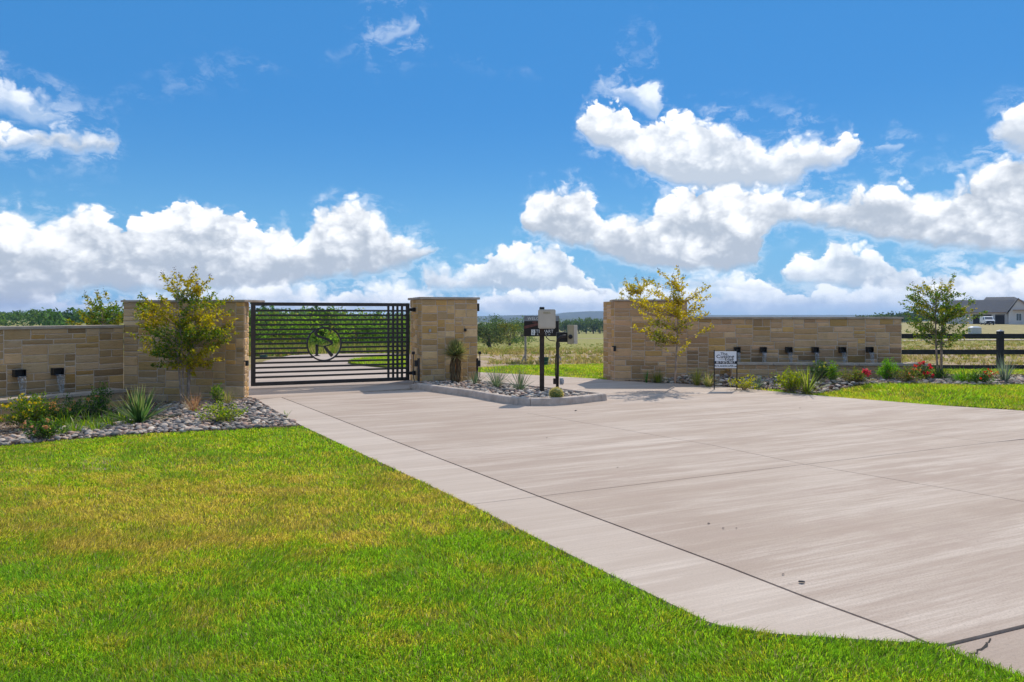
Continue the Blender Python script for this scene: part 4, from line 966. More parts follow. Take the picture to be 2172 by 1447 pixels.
for i, (x, y, n, L) in enumerate(((118, 908, 40, .36), (160, 918, 54, .32), (205, 914, 54, .28), (232, 905, 44, .27), (140, 906, 40, .40), (258, 895, 36, .32), (184, 908, 50, .36), (220, 896, 40, .36), (245, 886, 36, .34), (128, 922, 34, .24), (272, 902, 30, .24))):
    blades('weed_grass', 'bright green strappy weed grass among the left river stones', 'grass', G3(x, y), n, L, .010, 35, 88, .55, [(.14, .27, .025), LIME, OLV], (3, 2, 1), 210 + i, .10, 'weed grass in the left bed')
blades('yucca', 'large green yucca rosette of stiff blades in the left bed', 'yucca', G3(296, 897), 120, .50, .028, 12, 86, .06, [(.10, .185, .045), (.075, .15, .05), (.16, .23, .06)], (3, 2, 1), 220, .05, tipcol=(.40, .36, .16))
blades('feather_grass', 'tuft of reddish dry grass below the many-stemmed tree', 'grass', G3(412, 874), 170, .44, .005, 35, 86, .35, [RED_T, TAN, (.30, .15, .09), STRAW], (3, 2, 2, 1), 221, .08)
blades('feather_grass', 'straw and green grass clump at the foot of the left wall end', 'grass', G3(484, 858), 120, .40, .005, 40, 88, .4, [OLV, TAN, STRAW], (2, 2, 2), 222, .09)
shrub('leafy_shrub', 'lime green spreading shrub at the corner by the gate', G3(474, 898), .34, .40, 46, 22, [LIME, (.32, .36, .03), GRN], (3, 2, 1), .036, 223, cat='shrub')
shrub('leafy_shrub', 'thin green upright sapling against the left wall end', G3(462, 862), .45, .12, 12, 22, [GRN, LIME], (2, 2), .045, 224)
blades('dead_stalks', 'dry bare stalks arching over the drive at the left wall end', 'plant', G3(512, 866), 14, .50, .006, 15, 60, .30, [(.16, .12, .08), (.22, .17, .11)], (1, 1), 225, .05)
blades('weed_tuft', 'lone green weed sprouting at the concrete edge by the gate', 'grass', G3(608, 884), 8, .12, .010, 40, 85, .2, [LIME, GRN], (1, 1), 226, .02)
# island
def trunk_yucca(px, py):
    p = gp(px, py, .07); t = thing('trunked_yucca', 'yucca with shaggy straw trunk and round spiky head on the island', 'yucca', p); s = (p.y / FPX); H = 58 * s; r0 = 10 * s
    mb = MB(); mb.lathe([(r0 * 1.2, -.03), (r0 * 1.05, .05), (r0 * .85, H * .35), (r0 * .75, H * .7), (r0 * .5, H)], 14); mb.build('trunk', M_WOODDK, t, smooth=True)
    rg = np.random.default_rng(3); n = 520; az = rg.random(n) * 6.283; z = rg.random(n) ** .8 * H * .82; r = r0 * (.92 + .1 * rg.random(n)); P = np.stack([np.cos(az) * r, np.sin(az) * r, z + .06], 1); D = np.stack([np.cos(az) * .05, np.sin(az) * .05, -np.ones(n)], 1) + rg.normal(size=(n, 3)) * .08
    P[:, 2] += .03; L = np.minimum(.17 + .12 * rg.random(n), P[:, 2]); V, F = leaf_np(P, D, L, np.full(n, .016), rg, .1); c = pick_cols(n, [(.36, .26, .13), (.30, .20, .10), (.42, .33, .19), (.46, .22, .06), (.20, .13, .07)], (3, 2, 2, .7, 1), rg); np_mesh('leaf_skirt', V, F, M_LEAF, np.repeat(c, 4, 0), False, t)
    blades('', '', '', None, 620, .31, .018, 2, 89, .02, [(.19, .225, .06), (.28, .28, .08), (.15, .19, .06), (.42, .38, .15)], (3, 2, 2, 1), 31, .03, tipcol=(.34, .30, .13), part='head', root=t, z0=H)
    blades('', '', '', None, 170, .29, .016, -30, 8, -.05, [(.42, .38, .17), (.50, .44, .22), (.30, .28, .11)], (2, 1, 1), 32, .03, tipcol=(.45, .38, .18), part='lower_leaves', root=t, z0=H, clampz=False)
def trunk_yucca_fix(): trunk_yucca(967, 812)
trunk_yucca_fix()
for i, (x, y, n, L, lab) in enumerate(((1007, 817, 70, .36, 'small grassy red yucca nearest the trunked yucca'), (1053, 823, 96, .56, 'tall grassy red yucca in the middle of the island'), (1104, 830, 74, .50, 'loose grassy red yucca beside the timber post'))):
    blades('red_yucca', lab, 'yucca', gp(x, y, .075), n, L, .010, 28, 86, .22, [(.12, .16, .085), BLU, (.17, .19, .10)], (2, 2, 1), 230 + i, .045, tipcol=(.22, .19, .12))
def cactus(px, py):
    p = gp(px, py, .09); t = thing('barrel_cactus', 'round golden-spined barrel cactus by the post foot', 'cactus', p); r = .115; mb = MB(); n = 40; prof = [(.35, -.75), (.8, -.45), (.98, -.05), (.95, .25), (.75, .62), (.42, .86), (.08, .93)]
    vs = []; fs = []
    for q, z in prof:
        for k in range(n): a = 6.283 * k / n; rr = q * r * (1 + .07 * (1 if k % 2 else -1)); vs.append((rr * math.cos(a), rr * math.sin(a), z * r + r * .7))
    for i in range(len(prof) - 1):
        for k in range(n): a, b = i * n + k, i * n + (k + 1) % n; fs.append((a, b, b + n, a + n))
    fs.append(tuple(range((len(prof) - 1) * n, len(prof) * n))); mb.add(vs, fs); mb.build('body', plain('cactus_skin', (.07, .13, .03), .6, .3), t, smooth=True)
    rg = np.random.default_rng(9); m = 1400; d = unit(rg.normal(size=(m, 3))); d = d[d[:, 2] > -.55]; m = len(d); P = d * r * np.array([1.0, 1.0, .95]) + np.array([0, 0, r * .7]); V, F = leaf_np(P, d + rg.normal(size=(m, 3)) * .8, np.full(m, .036), np.full(m, .0035), rg, 0)
    np_mesh('spines', V, F, M_LEAF, np.repeat(pick_cols(m, [(.62, .50, .10), (.55, .46, .18), (.70, .60, .25)], (1, 1, 1), rg), 4, 0), False, t)
cactus(1180, 846)
# right bed
blades('fountain_grass', 'dome of olive green fountain grass at the right wall end', 'grass', G3(1394, 812), 260, .46, .005, 30, 88, .55, [OLV, (.11, .14, .03), TAN], (3, 3, 1.2), 240, .09)
blades('weed_tuft', 'thin green shoot at the concrete edge by the right wall', 'grass', G3(1372, 812), 9, .26, .022, 60, 88, .1, [(.05, .24, .04), GRN], (2, 1), 241, .02)
blades('fountain_grass', 'yellow-green upright grass clump left of the yard sign', 'grass', G3(1478, 811), 190, .42, .005, 50, 89, .25, [(.28, .29, .05), STRAW, OLV], (3, 2, 1), 242, .07)
blades('fountain_grass', 'tan and green grass clump touching the yard sign', 'grass', G3(1503, 806), 190, .42, .005, 40, 88, .4, [TAN, OLV, STRAW], (2, 2, 2), 243, .08)
blades('weed_tuft', 'dry reddish weeds at the foot of the golden tree', 'grass', G3(1450, 812), 60, .22, .005, 15, 80, .4, [RED_T, TAN], (1, 1), 244, .14)
shrub('lantana_shrub', 'sparse yellow-leaved shrub under the yard sign', G3(1577, 812), .36, .40, 26, 20, [(.46, .42, .02), (.34, .36, .03), OLV], (3, 2, 1), .040, 245)
blades('red_yucca', 'small blue-grey yucca between yard sign and lime shrub', 'yucca', G3(1606, 810), 46, .34, .010, 25, 86, .15, [BLU, (.14, .18, .10)], (2, 1), 246, .04)
shrub('leafy_shrub', 'large lime and yellow shrub in front of the third spout', G3(1678, 826), .52, .40, 60, 28, [(.30, .36, .02), LIME, (.40, .40, .03)], (3, 2, 1), .042, 247)
blades('yucca', 'spiky olive yucca with arching blades beside the lime shrub', 'yucca', G3(1712, 819), 64, .60, .022, 20, 80, .16, [(.17, .21, .05), OLV, (.24, .24, .07)], (2, 2, 1), 248, .05)
shrub('leafy_shrub', 'dark green rounded shrub against the long trough', G3(1744, 808), .48, .36, 56, 28, [DKG, (.06, .12, .03)], (2, 1), .036, 249, 7, [(.36, .36, .04)], .05)
shrub('rose_shrub', 'bright green upright sprig under the fourth spout', G3(1768, 811), .46, .12, 24, 30, [(.14, .32, .02), LIME], (2, 1), .034, 250)
shrub('rose_shrub', 'low bronze rose shrub with one large pink bloom', G3(1812, 812), .34, .40, 60, 24, [OLV, (.20, .15, .04), GRN], (2, 2, 1), .034, 251, 1, [(.62, .07, .10), (.55, .05, .09), (.70, .16, .18)], .12, cluster=40)
shrub('leafy_shrub', 'vivid lime green feathery shrub before the last spout', G3(1883, 809), .52, .24, 60, 36, [(.16, .38, .015), (.22, .42, .02)], (2, 1), .034, 252)
shrub('rose_shrub', 'bronze leaved rose shrub beside the vivid lime shrub', G3(1925, 812), .38, .36, 54, 24, [OLV, (.22, .14, .04), GRN], (2, 2, 1), .034, 253, 5, [(.55, .14, .06), (.50, .22, .06)], .045)
shrub('rose_shrub', 'rose shrub with red blooms at the trough end', G3(1957, 808), .42, .32, 48, 26, [GRN, DKG, OLV], (2, 2, 1), .034, 254, 9, [(.58, .03, .05), (.66, .08, .09)], .065, cluster=14)
blades('fountain_grass', 'dome of dark green grass under the two-trunked tree', 'grass', G3(1994, 803), 320, .46, .006, 25, 88, .5, [DKG, (.07, .11, .03), OLV], (3, 2, 1), 255, .12)
blades('lily_turf', 'wide clump of fresh green grass with arching blades near the fence post', 'grass', G3(2048, 812), 300, .42, .009, 30, 88, .45, [(.10, .26, .02), (.16, .30, .03), OLV], (3, 2, 1), 256, .22)
shrub('rose_shrub', 'small rose shrub with scarlet blooms before the green grass clump', G3(2080, 815), .34, .28, 44, 26, [GRN, DKG], (2, 1), .034, 257, 8, [(.60, .06, .03)], .045)
blades('fountain_grass', 'tan drooping grass tuft left of the fence post', 'grass', G3(2096, 802), 110, .36, .005, 30, 80, .5, [TAN, OLV], (2, 1), 258, .08)
blades('red_yucca', 'grey-green spiky yucca in front of the fence post', 'yucca', G3(2131, 811), 80, .54, .011, 30, 86, .12, [(.15, .19, .14), BLU, (.20, .22, .16)], (2, 2, 1), 259, .05)

# ------------------------------------------------------------------ lettering
def text(name, body, size, parent, loc, mat, sx=1.0, sp=1.0, rot=(R(90), 0, 0), bold=0.0):
    cu = bpy.data.curves.new(name, 'FONT'); cu.body = body; cu.size = size; cu.align_x = 'CENTER'; cu.align_y = 'CENTER'; cu.extrude = .0008; cu.space_character = sp; cu.offset = bold
    ob = bpy.data.objects.new(name, cu); COL.objects.link(ob); dg = bpy.context.evaluated_depsgraph_get(); me = bpy.data.meshes.new_from_object(ob.evaluated_get(dg)); bpy.data.objects.remove(ob)
    me.materials.clear(); o = link(name, me, mat, parent, loc); o.rotation_euler = rot; o.scale = (sx, 1, 1); return o

# yard sign
def yard_sign():
    d = 14.95; s = d / FPX; x0, x1 = xat(1515, d), xat(1563, d); z0, z1 = zat(781, d), zat(745.5, d); t = thing('yard_sign', 'white landscaping yard sign on two thin black stakes', 'sign', (x0, d, 0)); w = x1 - x0; zg = terr(x0, d)
    for x in (0, w): mb = MB(); mb.box((x - .009, -.009, zg - .1), (x + .009, .009, z1 + .03)); mb.build('stake', M_BLACK, t)
    mb = MB(); mb.box((.010, -.006, z0), (w - .010, .006, z1)); p = mb.build('panel', M_WHITE, t); h = z1 - z0; M_W2 = M_WHITE
    zb = z1 - h * .66; mb = MB(); mb.box((.011, -.0085, zb - h * .09), (w - .011, -.0062, zb + h * .085)); mb.build('number_band', M_INK, p)
    c = w / 2
    text('lettering', 'The', .075, p, (c - .035, -.0075, z1 - h * .15), M_INK, 1.25, bold=.0008); text('lettering', 'Cutting', .098, p, (c - .01, -.0075, z1 - h * .31), M_INK, 1.28, bold=.0012); text('lettering', 'Edge', .078, p, (c + .075, -.0075, z1 - h * .475), M_INK, 1.25, bold=.0008)
    for k in (0, 1): mb = MB(); mb.box((c - .15 + .03 * (1 - k), -.0078, z1 - h * (.445 + .05 * k)), (c - .02, -.0064, z1 - h * (.435 + .05 * k))); mb.build('rule_line', M_INK, p)
    text('lettering', '817-573-7817', .072, p, (c, -.0092, zb), M_W2, .98, bold=.0010); text('lettering', 'PROLANDSCAPER.net', .056, p, (c, -.0075, z0 + h * .12), M_INK, .92, bold=.0006)
yard_sign()

# ------------------------------------------------------------------ things on the island
def post_box():
    p = gp(1149.5, 833, .07); d = p.y; s = d / FPX; t = thing('timber_post', 'dark timber post standing in the island stones', 'post', p); w = 9.6 * s; zt = zat(652, d) - .07
    mb = MB(); mb.box((-w / 2, -w / 2, -.1), (w / 2, w / 2, zt)); mb.build('shaft', M_WOODDK, t, bevel=.006); mb = MB(); mb.box((-w / 2 - .003, -w / 2 - .003, zt - .085), (w / 2 + .003, w / 2 + .003, zt + .006)); mb.build('cap', M_BLACK, t, bevel=.006)
    zb0, zb1 = zat(697, d), zat(656.5, d); xc = xat(1159, d); bw = 36.5 * s; dep = .15
    b = thing('control_box', 'beige weatherproof control box mounted on the timber post', 'box', (xc, d - w / 2 - .003, zb0))
    mb = MB(); mb.box((-bw / 2 + .012, -dep * .6, .012), (bw / 2 - .012, 0, zb1 - zb0 - .012)); mb.build('case', M_TAN, b, bevel=.012)
    mb = MB(); mb.box((-bw / 2, -dep, 0), (bw / 2, -dep * .6 - .002, zb1 - zb0)); lid = mb.build('lid', M_TAN, b, bevel=.016)
    mb = MB(); mb.box((-bw / 2 + .022, -dep - .005, .022), (bw / 2 - .022, -dep + .004, zb1 - zb0 - .022)); mb.build('lid_panel', M_TAN, lid, bevel=.004)
    H = zb1 - zb0; gold = plain('badge', (.34, .28, .12), .4, .4)
    mb = MB(); mb.box((-.075, -dep - .0075, H - .082), (.075, -dep - .0052, H - .079)); mb.box((-.072, -dep - .0075, H - .048), (-.03, -dep - .0052, H - .045)); mb.build('badge_frame', gold, lid)
    mb = MB(); rgb = random.Random(2); x = -.066
    while x < .062: w_ = rgb.uniform(.006, .014); h_ = rgb.uniform(.010, .020); mb.box((x, -dep - .0075, H - .074), (x + w_, -dep - .0052, H - .074 + h_)); x += w_ + rgb.uniform(.002, .006)
    mb.tube([(-.03, -dep - .006, H - .056), (.01, -dep - .006, H - .046), (.055, -dep - .006, H - .043)], .0018, 4); mb.build('worn_badge_marks', gold, lid)
    for i in range(9):
        for z in (.010, H - .010): mb = MB(); mb.box((-bw / 2 + .03 + i * (bw - .06) / 8 - .004, -dep - .0035, z - .004), (-bw / 2 + .03 + i * (bw - .06) / 8 + .004, -dep + .001, z + .004)); mb.build('clip', M_STEEL, lid)
post_box()
def call_stand():
    p = gp(1182, 829, .07); d = p.y; s = d / FPX; X = lambda px: xat(px, d) - p.x; Z = lambda py: zat(py, d) - .07
    t = thing('call_stand', 'black gooseneck keypad stand with tan cabinet on the island', 'keypad stand', p)
    pts = [(0, 0, -.05), (X(1183), 0, Z(760)), (X(1182), 0, Z(728)), (X(1183), -.01, Z(721)), (X(1187), -.02, Z(715.5)), (X(1194), -.02, Z(713.2)), (X(1210), -.02, Z(712.5))]
    mb = MB(); mb.tube(pts, .031, 10); mb.build('gooseneck', M_IRON, t, smooth=True)
    mb = MB(); mb.box((X(1181), .02, Z(726)), (X(1206), .14, Z(705))); mb.build('black_hood', M_BLACK, t, bevel=.006)
    mb = MB(); mb.box((X(1203.5), -.10, Z(729.5)), (X(1216), .06, Z(689.5))); mb.build('cabinet_side', M_KHAKI, t, bevel=.005)
    mb = MB(); mb.prism([(X(1216) + .002, -.10), (X(1225), .0), (X(1225), .16), (X(1216) + .002, .06)], Z(729.5), Z(689.8)); mb.build('cabinet_face', M_TAN, t, bevel=.004)
    mb = MB(); mb.box((X(1217.5), -.105, Z(726)), (X(1219), -.09, Z(724.2))); mb.build('lock', M_STEEL, t)
    mb = MB(); mb.lathe([(.02, 0), (.045, .01), (.045, .03), (.02, .04)], 10); k = mb.build('knob', M_BLACK, t); k.location = (X(1209), -.13, Z(714)); k.rotation_euler = (R(-90), 0, 0)
    mb = MB(); mb.box((X(1173.5), -.06, Z(814.5)), (X(1181), .05, Z(803))); mb.build('junction_box', M_WOODDK, t, bevel=.003)
    mb = MB(); mb.box((X(1187), -.07, Z(815.5)), (X(1194.5), .05, Z(802))); b = mb.build('outlet_box', M_STEEL, t, bevel=.004); mb = MB(); mb.box((X(1190), -.10, Z(813)), (X(1195.5), -.071, Z(804))); mb.build('outlet_cover', plain('clear_cover', (.5, .5, .5), .3), b, bevel=.006)
    mb = MB(); mb.tube([(X(1156), -.03, Z(707)), (X(1159), -.04, Z(716)), (X(1166), -.04, Z(722)), (X(1178), -.02, Z(723.5))], .009, 6); mb.build('cable', M_BLACK, t, smooth=True)
    mb = MB(); mb.tube([(X(1187), .05, Z(727)), (X(1187), .05, Z(735)), (X(1179), .05, Z(755)), (X(1178), .04, Z(790)), (X(1180), .03, Z(812))], .010, 6); mb.build('conduit', M_BLACK, t, smooth=True)
call_stand()
def opener(px, lab, d, side):
    X = lambda q: xat(q, d) - xat(px, d)
    p = (xat(px, d), d, 0); t = thing('gate_operator_post', lab, 'post', p); ztop = zat(760, d)
    mb = MB(); mb.box((-.026, -.026, -.05), (.026, .026, ztop)); mb.build('post', M_WOODDK if side > 0 else M_IRON, t, bevel=.004)
    sx = -.045 * -side if side > 0 else -.06; z = zat(770, d)
    mb = MB(); mb.box((sx - .03, -.07, z - .075), (sx + .03, .03, z + .06)); mb.build('photo_eye', M_BLACK, t, bevel=.006)
    mb = MB(); zz = zat(749, d); x = (-.115 if side < 0 else .055)
    mb.tube([(x, 0, zz), (x + .005 * side, 0, zz - .3), (x, -.02, zz - .55), (x + .03, -.03, .12), (x - .01, -.06, .03), (x - .06, -.08, .015)], .010, 6); mb.build('conduit', M_BLACK, t, smooth=True)
    mb = MB(); mb.box((x - .032, -.04, zz - .03), (x + .032, .03, zz + .035)); mb.build('conduit_head', M_BLACK, t, bevel=.006)
opener(888, 'black gate operator post with cable at the pillar beside the gate', 15.72, -1)
opener(1012.5, 'dark gate operator post with photo eye on the far pillar corner', 16.2, 1)
def wall_bit(name, label, cat, px, py, w, h, a, b, n, mat, dep=.03):
    q = on_line(px, Vector(a), Vector(b)); dd = (Vector(b) - Vector(a)).normalized(); s = q.y / FPX; nn = Vector((dd.y, -dd.x)); q = q + nn * .018
    mb = MB(); mb.box((-w * s / 2, -dep, -h * s / 2), (w * s / 2, .02, h * s / 2)); o = mb.build(name, mat, bevel=.003); o.location = (q.x, q.y, zat(py, q.y)); o.rotation_euler = (0, 0, math.atan2(dd.y, dd.x)); return tag(o, label, cat)
wall_bit('outlet_cover', 'small grey outlet cover set in the gate pillar', 'outlet', 911.5, 701.5, 4.5, 6.5, P0, P1, 0, M_STEEL)
wall_bit('wall_light', 'small black recessed box on the pillar above the trunked yucca', 'outlet', 986.5, 700, 4.2, 6.5, P0, P1, 0, M_BLACK)
def latch(px, py, lab, d):
    t = thing('gate_catch', lab, 'catch', (xat(px, d), d, zat(py, d))); s = d / FPX
    mb = MB(); mb.box((-2.5 * s, -.05, -7 * s), (2.5 * s, .02, 2 * s)); mb.build('plate', M_BLACK, t, bevel=.003); mb = MB(); mb.box((-6 * s, -.045, 2 * s + .001), (3 * s, .01, 4.2 * s)); mb.build('arm', M_BLACK, t, bevel=.003)
latch(524.5, 769, 'black gate catch bracket on the left wall end', 13.34); latch(1303.5, 738, 'black gate catch bracket on the right wall corner', 16.95)
mb = MB(); mb.box((-.03, -.02, -.09), (.02, .05, .09)); o = mb.build('hinge_bracket', M_BLACK, bevel=.004); o.location = (P1.x + .03, P1.y + .03, zat(652, P1.y)); tag(o, 'black hinge bracket high on the far edge of the gate pillar', 'hinge')

# ------------------------------------------------------------------ rail fence
def fence():
    d = 20.0; x0 = 9.2; t = thing('rail_fence', 'black three-rail fence beyond the end of the long wall', 'fence', (x0, d, 0)); zt, zm, zl = zat(713, d), zat(746.5, d), zat(779, d)
    posts = [0.55 + x0, xat(2121.5, d), xat(2121.5, d) + 2.75, xat(2121.5, d) + 5.5]; h = .068
    for a, b in zip(posts, posts[1:]):
        for z in (zt, zm, zl): mb = MB(); mb.box((a - x0 + .002, -.105, z - h), (b - x0 - .002, -.075, z + h)); mb.build('rail', M_RAIL, t, bevel=.004)
    for p in posts:
        mb = MB(); mb.box((p - x0 - .07, -.07, -.15), (p - x0 + .07, .07, zat(702.5, d))); mb.build('post', M_RAIL, t, bevel=.006); mb = MB(); z = zat(702.5, d); mb.add([(p - x0 - .075, -.075, z), (p - x0 + .075, -.075, z), (p - x0 + .075, .075, z), (p - x0 - .075, .075, z), (p - x0, 0, z + .05)], [(0, 1, 4), (1, 2, 4), (2, 3, 4), (3, 0, 4), (3, 2, 1, 0)]); mb.build('post_cap', M_STEEL, t)
fence()

# ------------------------------------------------------------------ ranch sign, bucket and stake behind
def ranch_sign():
    d = 24.0; s = d / FPX; xl, xr = xat(1111.5, d), xat(1185, d); w = xr - xl; zt, zb = zat(670, d), zat(713.5, d); t = thing('welcome_sign', 'dark brown welcome board on two braced grey posts behind the island', 'sign', (xl, d, 0)); H = zt - zb
    dk = plain('sign_brown', (.020, .015, .013), .5, .3, var=.3, scale=3); grey = plain('sign_grey', (.22, .23, .25), .5, .3, var=.12); mar = plain('sign_maroon', (.13, .045, .035), .5, .3, var=.3, scale=14); post = plain('weathered_post', (.30, .28, .25), .8, .2, var=.2, scale=12)
    mb = MB(); mb.box((0, -.012, zb), (w, .012, zt)); p = mb.build('board', dk, t)
    mb = MB(); mb.box((.002, -.016, zt - H * .255), (w - .002, -.0125, zt - .002)); mb.build('header', grey, p)
    mb = MB(); q = [(.002, zb + H * .36), (w * .46, zb + H * .56), (w * .46, zb + H * .68), (.002, zb + H * .50)]; mb.add([(x, -.016, z) for x, z in q] + [(x, -.0125, z) for x, z in q], [(0, 1, 2, 3), (7, 6, 5, 4), (0, 4, 5, 1), (1, 5, 6, 2), (2, 6, 7, 3), (3, 7, 4, 0)]); mb.build('roof_motif', mar, p)
    mb = MB(); mb.box((w * .24, -.016, zb + H * .66), (w * .36, -.0125, zb + H * .72)); mb.build('roof_motif', mar, p)
    text('lettering', 'WELCOME TO', .135, p, (w * .5, -.0175, zt - H * .14), M_WHITE, .98, 1.12); text('lettering', 'STEWART', .155, p, (w * .565, -.014, zb + H * .235), M_WHITE, .93, 1.05); text('lettering', 'RANCH', .085, p, (w * .565, -.014, zb + H * .085), M_WHITE, 1.0, 1.9)
    mb = MB(); mb.box((w * .21, -.0155, zb + H * .06), (w * .315, -.0125, zb + H * .33)); mn = mb.build('monogram_tile', M_WHITE, p); text('lettering', 'S', .11, mn, (w * .262, -.0165, zb + H * .255), dk); text('lettering', 'R', .11, mn, (w * .262, -.0165, zb + H * .13), dk)
    for x, sx in ((.05, -1), (w - .02, 1)):
        zg = -.06; mb = MB(); mb.box((x - .035, .014, zg - .1), (x + .035, .075, zt - .01)); mb.build('post', post, t); mb = MB(); mb.tube([(x, .03, .26), (x + sx * .15, -.05, zg - .02)], .022, 4); mb.build('brace', post, t); mb = MB(); mb.tube([(x, .05, .30), (x + .02, .32, zg)], .022, 4); mb.build('brace', post, t)
ranch_sign()
def bucket():
    p = gp(1153.5, 779, -.03); t = thing('bucket', 'dark green bucket on the lawn before the welcome board', 'bucket', p); r = 10.3 * p.y / FPX; h = 21 * p.y / FPX
    mb = MB(); mb.lathe([(r * .78, 0), (r * .98, h * .92), (r * 1.06, h * .93), (r * 1.06, h), (r * .95, h), (r * .78, .03)], 20); mb.build('shell', plain('green_plastic', (.015, .075, .055), .5, .4), t); mb = MB(); mb.tube([(r, 0, h * .9), (r * .9, -.1, h * .62), (0, -.16, h * .55), (-r * .9, -.1, h * .62), (-r, 0, h * .9)], .004, 5); mb.build('handle', M_STEEL, t)
    q = gp(1168, 777, -.03); t = thing('survey_stake', 'thin wooden survey stake with red tip beside the bucket', 'stake', q); hh = 33 * q.y / FPX
    mb = MB(); mb.tube([(0, 0, -.05), (-.025, 0, hh * .87)], .013, 4); mb.build('shaft', plain('raw_wood', (.40, .33, .25), .8), t); mb = MB(); mb.tube([(-.025, 0, hh * .87 + .001), (-.028, 0, hh)], .014, 4); mb.build('red_tip', plain('red_paint', (.45, .05, .04), .6), t)
bucket()

# ------------------------------------------------------------------ house, van and cabinet in the distance
def house():
    d = 190.0; zg = terr(xat(2090, d), d); X = lambda px: (px - 2040) * d * .80 / FPX; Z = lambda py: zat(py, d) - zg; t = thing('ranch_house', 'pale house with dark shingle roof and garage far behind the rail fence', 'house', (xat(2040, d), d, zg), R(-33))
    pale = plain('pale_stucco', (.66, .60, .57), .85, .1, var=.06, scale=.6); roof = plain('dark_shingle', (.085, .092, .105), .85, .2, var=.18, scale=1.2, bmp=.3); trim = plain('cedar_trim', (.40, .26, .17), .8, .1); dkk = plain('open_garage', (.05, .045, .042), .9); gls = plain('window_glass', (.06, .08, .09), .15, .6)
    xe = X(2141); zw = Z(663.5)
    def wall(x0, x1, z0, z1, y0=0.0, y1=.3): mb = MB(); mb.box((x0, y0, z0), (x1, y1, z1)); mb.build('wall', pale, t)
    g = [(X(2065), X(2105.7)), (X(2113), X(2134))]; zd = Z(666.8); zl = -.4
    wall(X(2005), g[0][0], zl, zw); wall(g[0][1], g[1][0], zl, zw); wall(g[1][1], xe, zl, zw); wall(g[0][0], g[0][1], zd, zw); wall(g[1][0], g[1][1], zd, zw)
    for a, b in g: mb = MB(); mb.box((a, 2.5, zl), (b, 2.8, zd + .3)); mb.build('garage_opening', dkk, t)
    for a, b in g: mb = MB(); mb.box((a, .05, zd - .25), (b, .12, zd - .003)); mb.build('raised_door', plain('door_edge', (.22, .19, .17), .7), t)
    mb = MB(); mb.box((X(2003), .31, zl), (xe, 9, zw - .02)); 
    mb = MB(); yr = 5.2; zr = Z(637.6); ov = .5
    mb.add([(X(2005) - .4, -ov, zw - .05), (xe + 2, -ov, zw - .05), (X(2160), yr, zr), (X(2005) - .4, yr, zr), (X(2005) - .4, -ov, zw + .15), (xe + 2, -ov, zw + .15), (X(2160), yr, zr + .2), (X(2005) - .4, yr, zr + .2), (X(2005) - .4, 2 * yr, zw), (X(2160), 2 * yr, zw)], [(0, 1, 2, 3), (4, 7, 6, 5), (0, 4, 5, 1), (0, 3, 7, 4), (1, 5, 6, 2), (7, 8, 9, 6), (3, 2, 9, 8)]); mb.build('roof', roof, t)
    mb = MB(); mb.box((X(2005), -.56, zw - .12), (xe + 1.4, -.52, zw + .1)); mb.build('eave_board', trim, t)
    # front wing with gable
    xa, xb, ya = xe, X(2192), -2.2; za = Z(663.5); zp = Z(636)
    mb = MB(); xm = X(2161); mb.add([(xa, ya, zl), (xb, ya, zl), (xb, ya, Z(664)), (xm, ya, zp), (xa, ya, za), (xa, 6, zl), (xb, 6, zl), (xb, 6, Z(664)), (xm, 6, zp), (xa, 6, za)], [(0, 1, 2, 3, 4), (9, 8, 7, 6, 5), (0, 4, 9, 5), (1, 6, 7, 2), (0, 5, 6, 1)]); mb.build('wing_wall', pale, t)
    mb = MB(); e = .35
    for (x0, z0), (x1, z1) in (((xa - .5, za - .28), (xm, zp + .05)), ((xm, zp + .05), (xb + .5, za - .28))): mb.add([(x0, ya - e, z0), (x1, ya - e, z1), (x1, ya - e, z1 + .25), (x0, ya - e, z0 + .25), (x0, 6, z0), (x1, 6, z1), (x1, 6, z1 + .25), (x0, 6, z0 + .25)], [(0, 1, 2, 3), (7, 6, 5, 4), (0, 4, 5, 1), (3, 2, 6, 7), (0, 3, 7, 4), (1, 5, 6, 2)])
    mb.build('wing_roof', roof, t); mb = MB(); 
    for (x0, z0), (x1, z1) in (((xm, zp - .12), (xb + .5, za - .46)),): mb.add([(x0, ya - e - .04, z0), (x1, ya - e - .04, z1), (x1, ya - e - .04, z1 + .2), (x0, ya - e - .04, z0 + .2), (x0, ya - .02, z0), (x1, ya - .02, z1), (x1, ya - .02, z1 + .2), (x0, ya - .02, z0 + .2)], [(0, 1, 2, 3), (7, 6, 5, 4), (0, 4, 5, 1), (3, 2, 6, 7), (0, 3, 7, 4), (1, 5, 6, 2)])
    mb.build('gable_board', trim, t)
    mb = MB(); mb.box((X(2150), ya - .9, Z(659.5)), (X(2200), ya - .002, Z(657.5))); mb.build('porch_beam', trim, t)
    wn = MB(); wn.box((X(2156.5), ya - .06, Z(680.5)), (X(2168), ya - .003, Z(664.5))); w = wn.build('window', M_WHITE, t)
    for a, b in ((2157.3, 2161.8), (2162.6, 2167.2)): m2 = MB(); m2.box((X(a), ya - .075, Z(679.5)), (X(b), ya - .062, Z(665.5))); m2.build('pane', gls, w)
    wn = MB(); wn.box((X(2050), -.06, Z(676)), (X(2055), -.003, Z(667.5))); w = wn.build('window', M_WHITE, t); m2 = MB(); m2.box((X(2050.5), -.075, Z(675.3)), (X(2054.5), -.062, Z(668.2))); m2.build('pane', gls, w)
    mb = MB(); yb = 16; mb.add([(X(2080), yb - 5, Z(645)), (X(2196), yb - 5, Z(645)), (X(2160), yb, Z(628.5)), (X(2096), yb, Z(628.5)), (X(2080), yb + 5, Z(645)), (X(2196), yb + 5, Z(645))], [(0, 1, 2, 3), (3, 2, 5, 4), (0, 3, 4), (1, 5, 2), (0, 4, 5, 1)]); mb.build('rear_roof', roof, t)
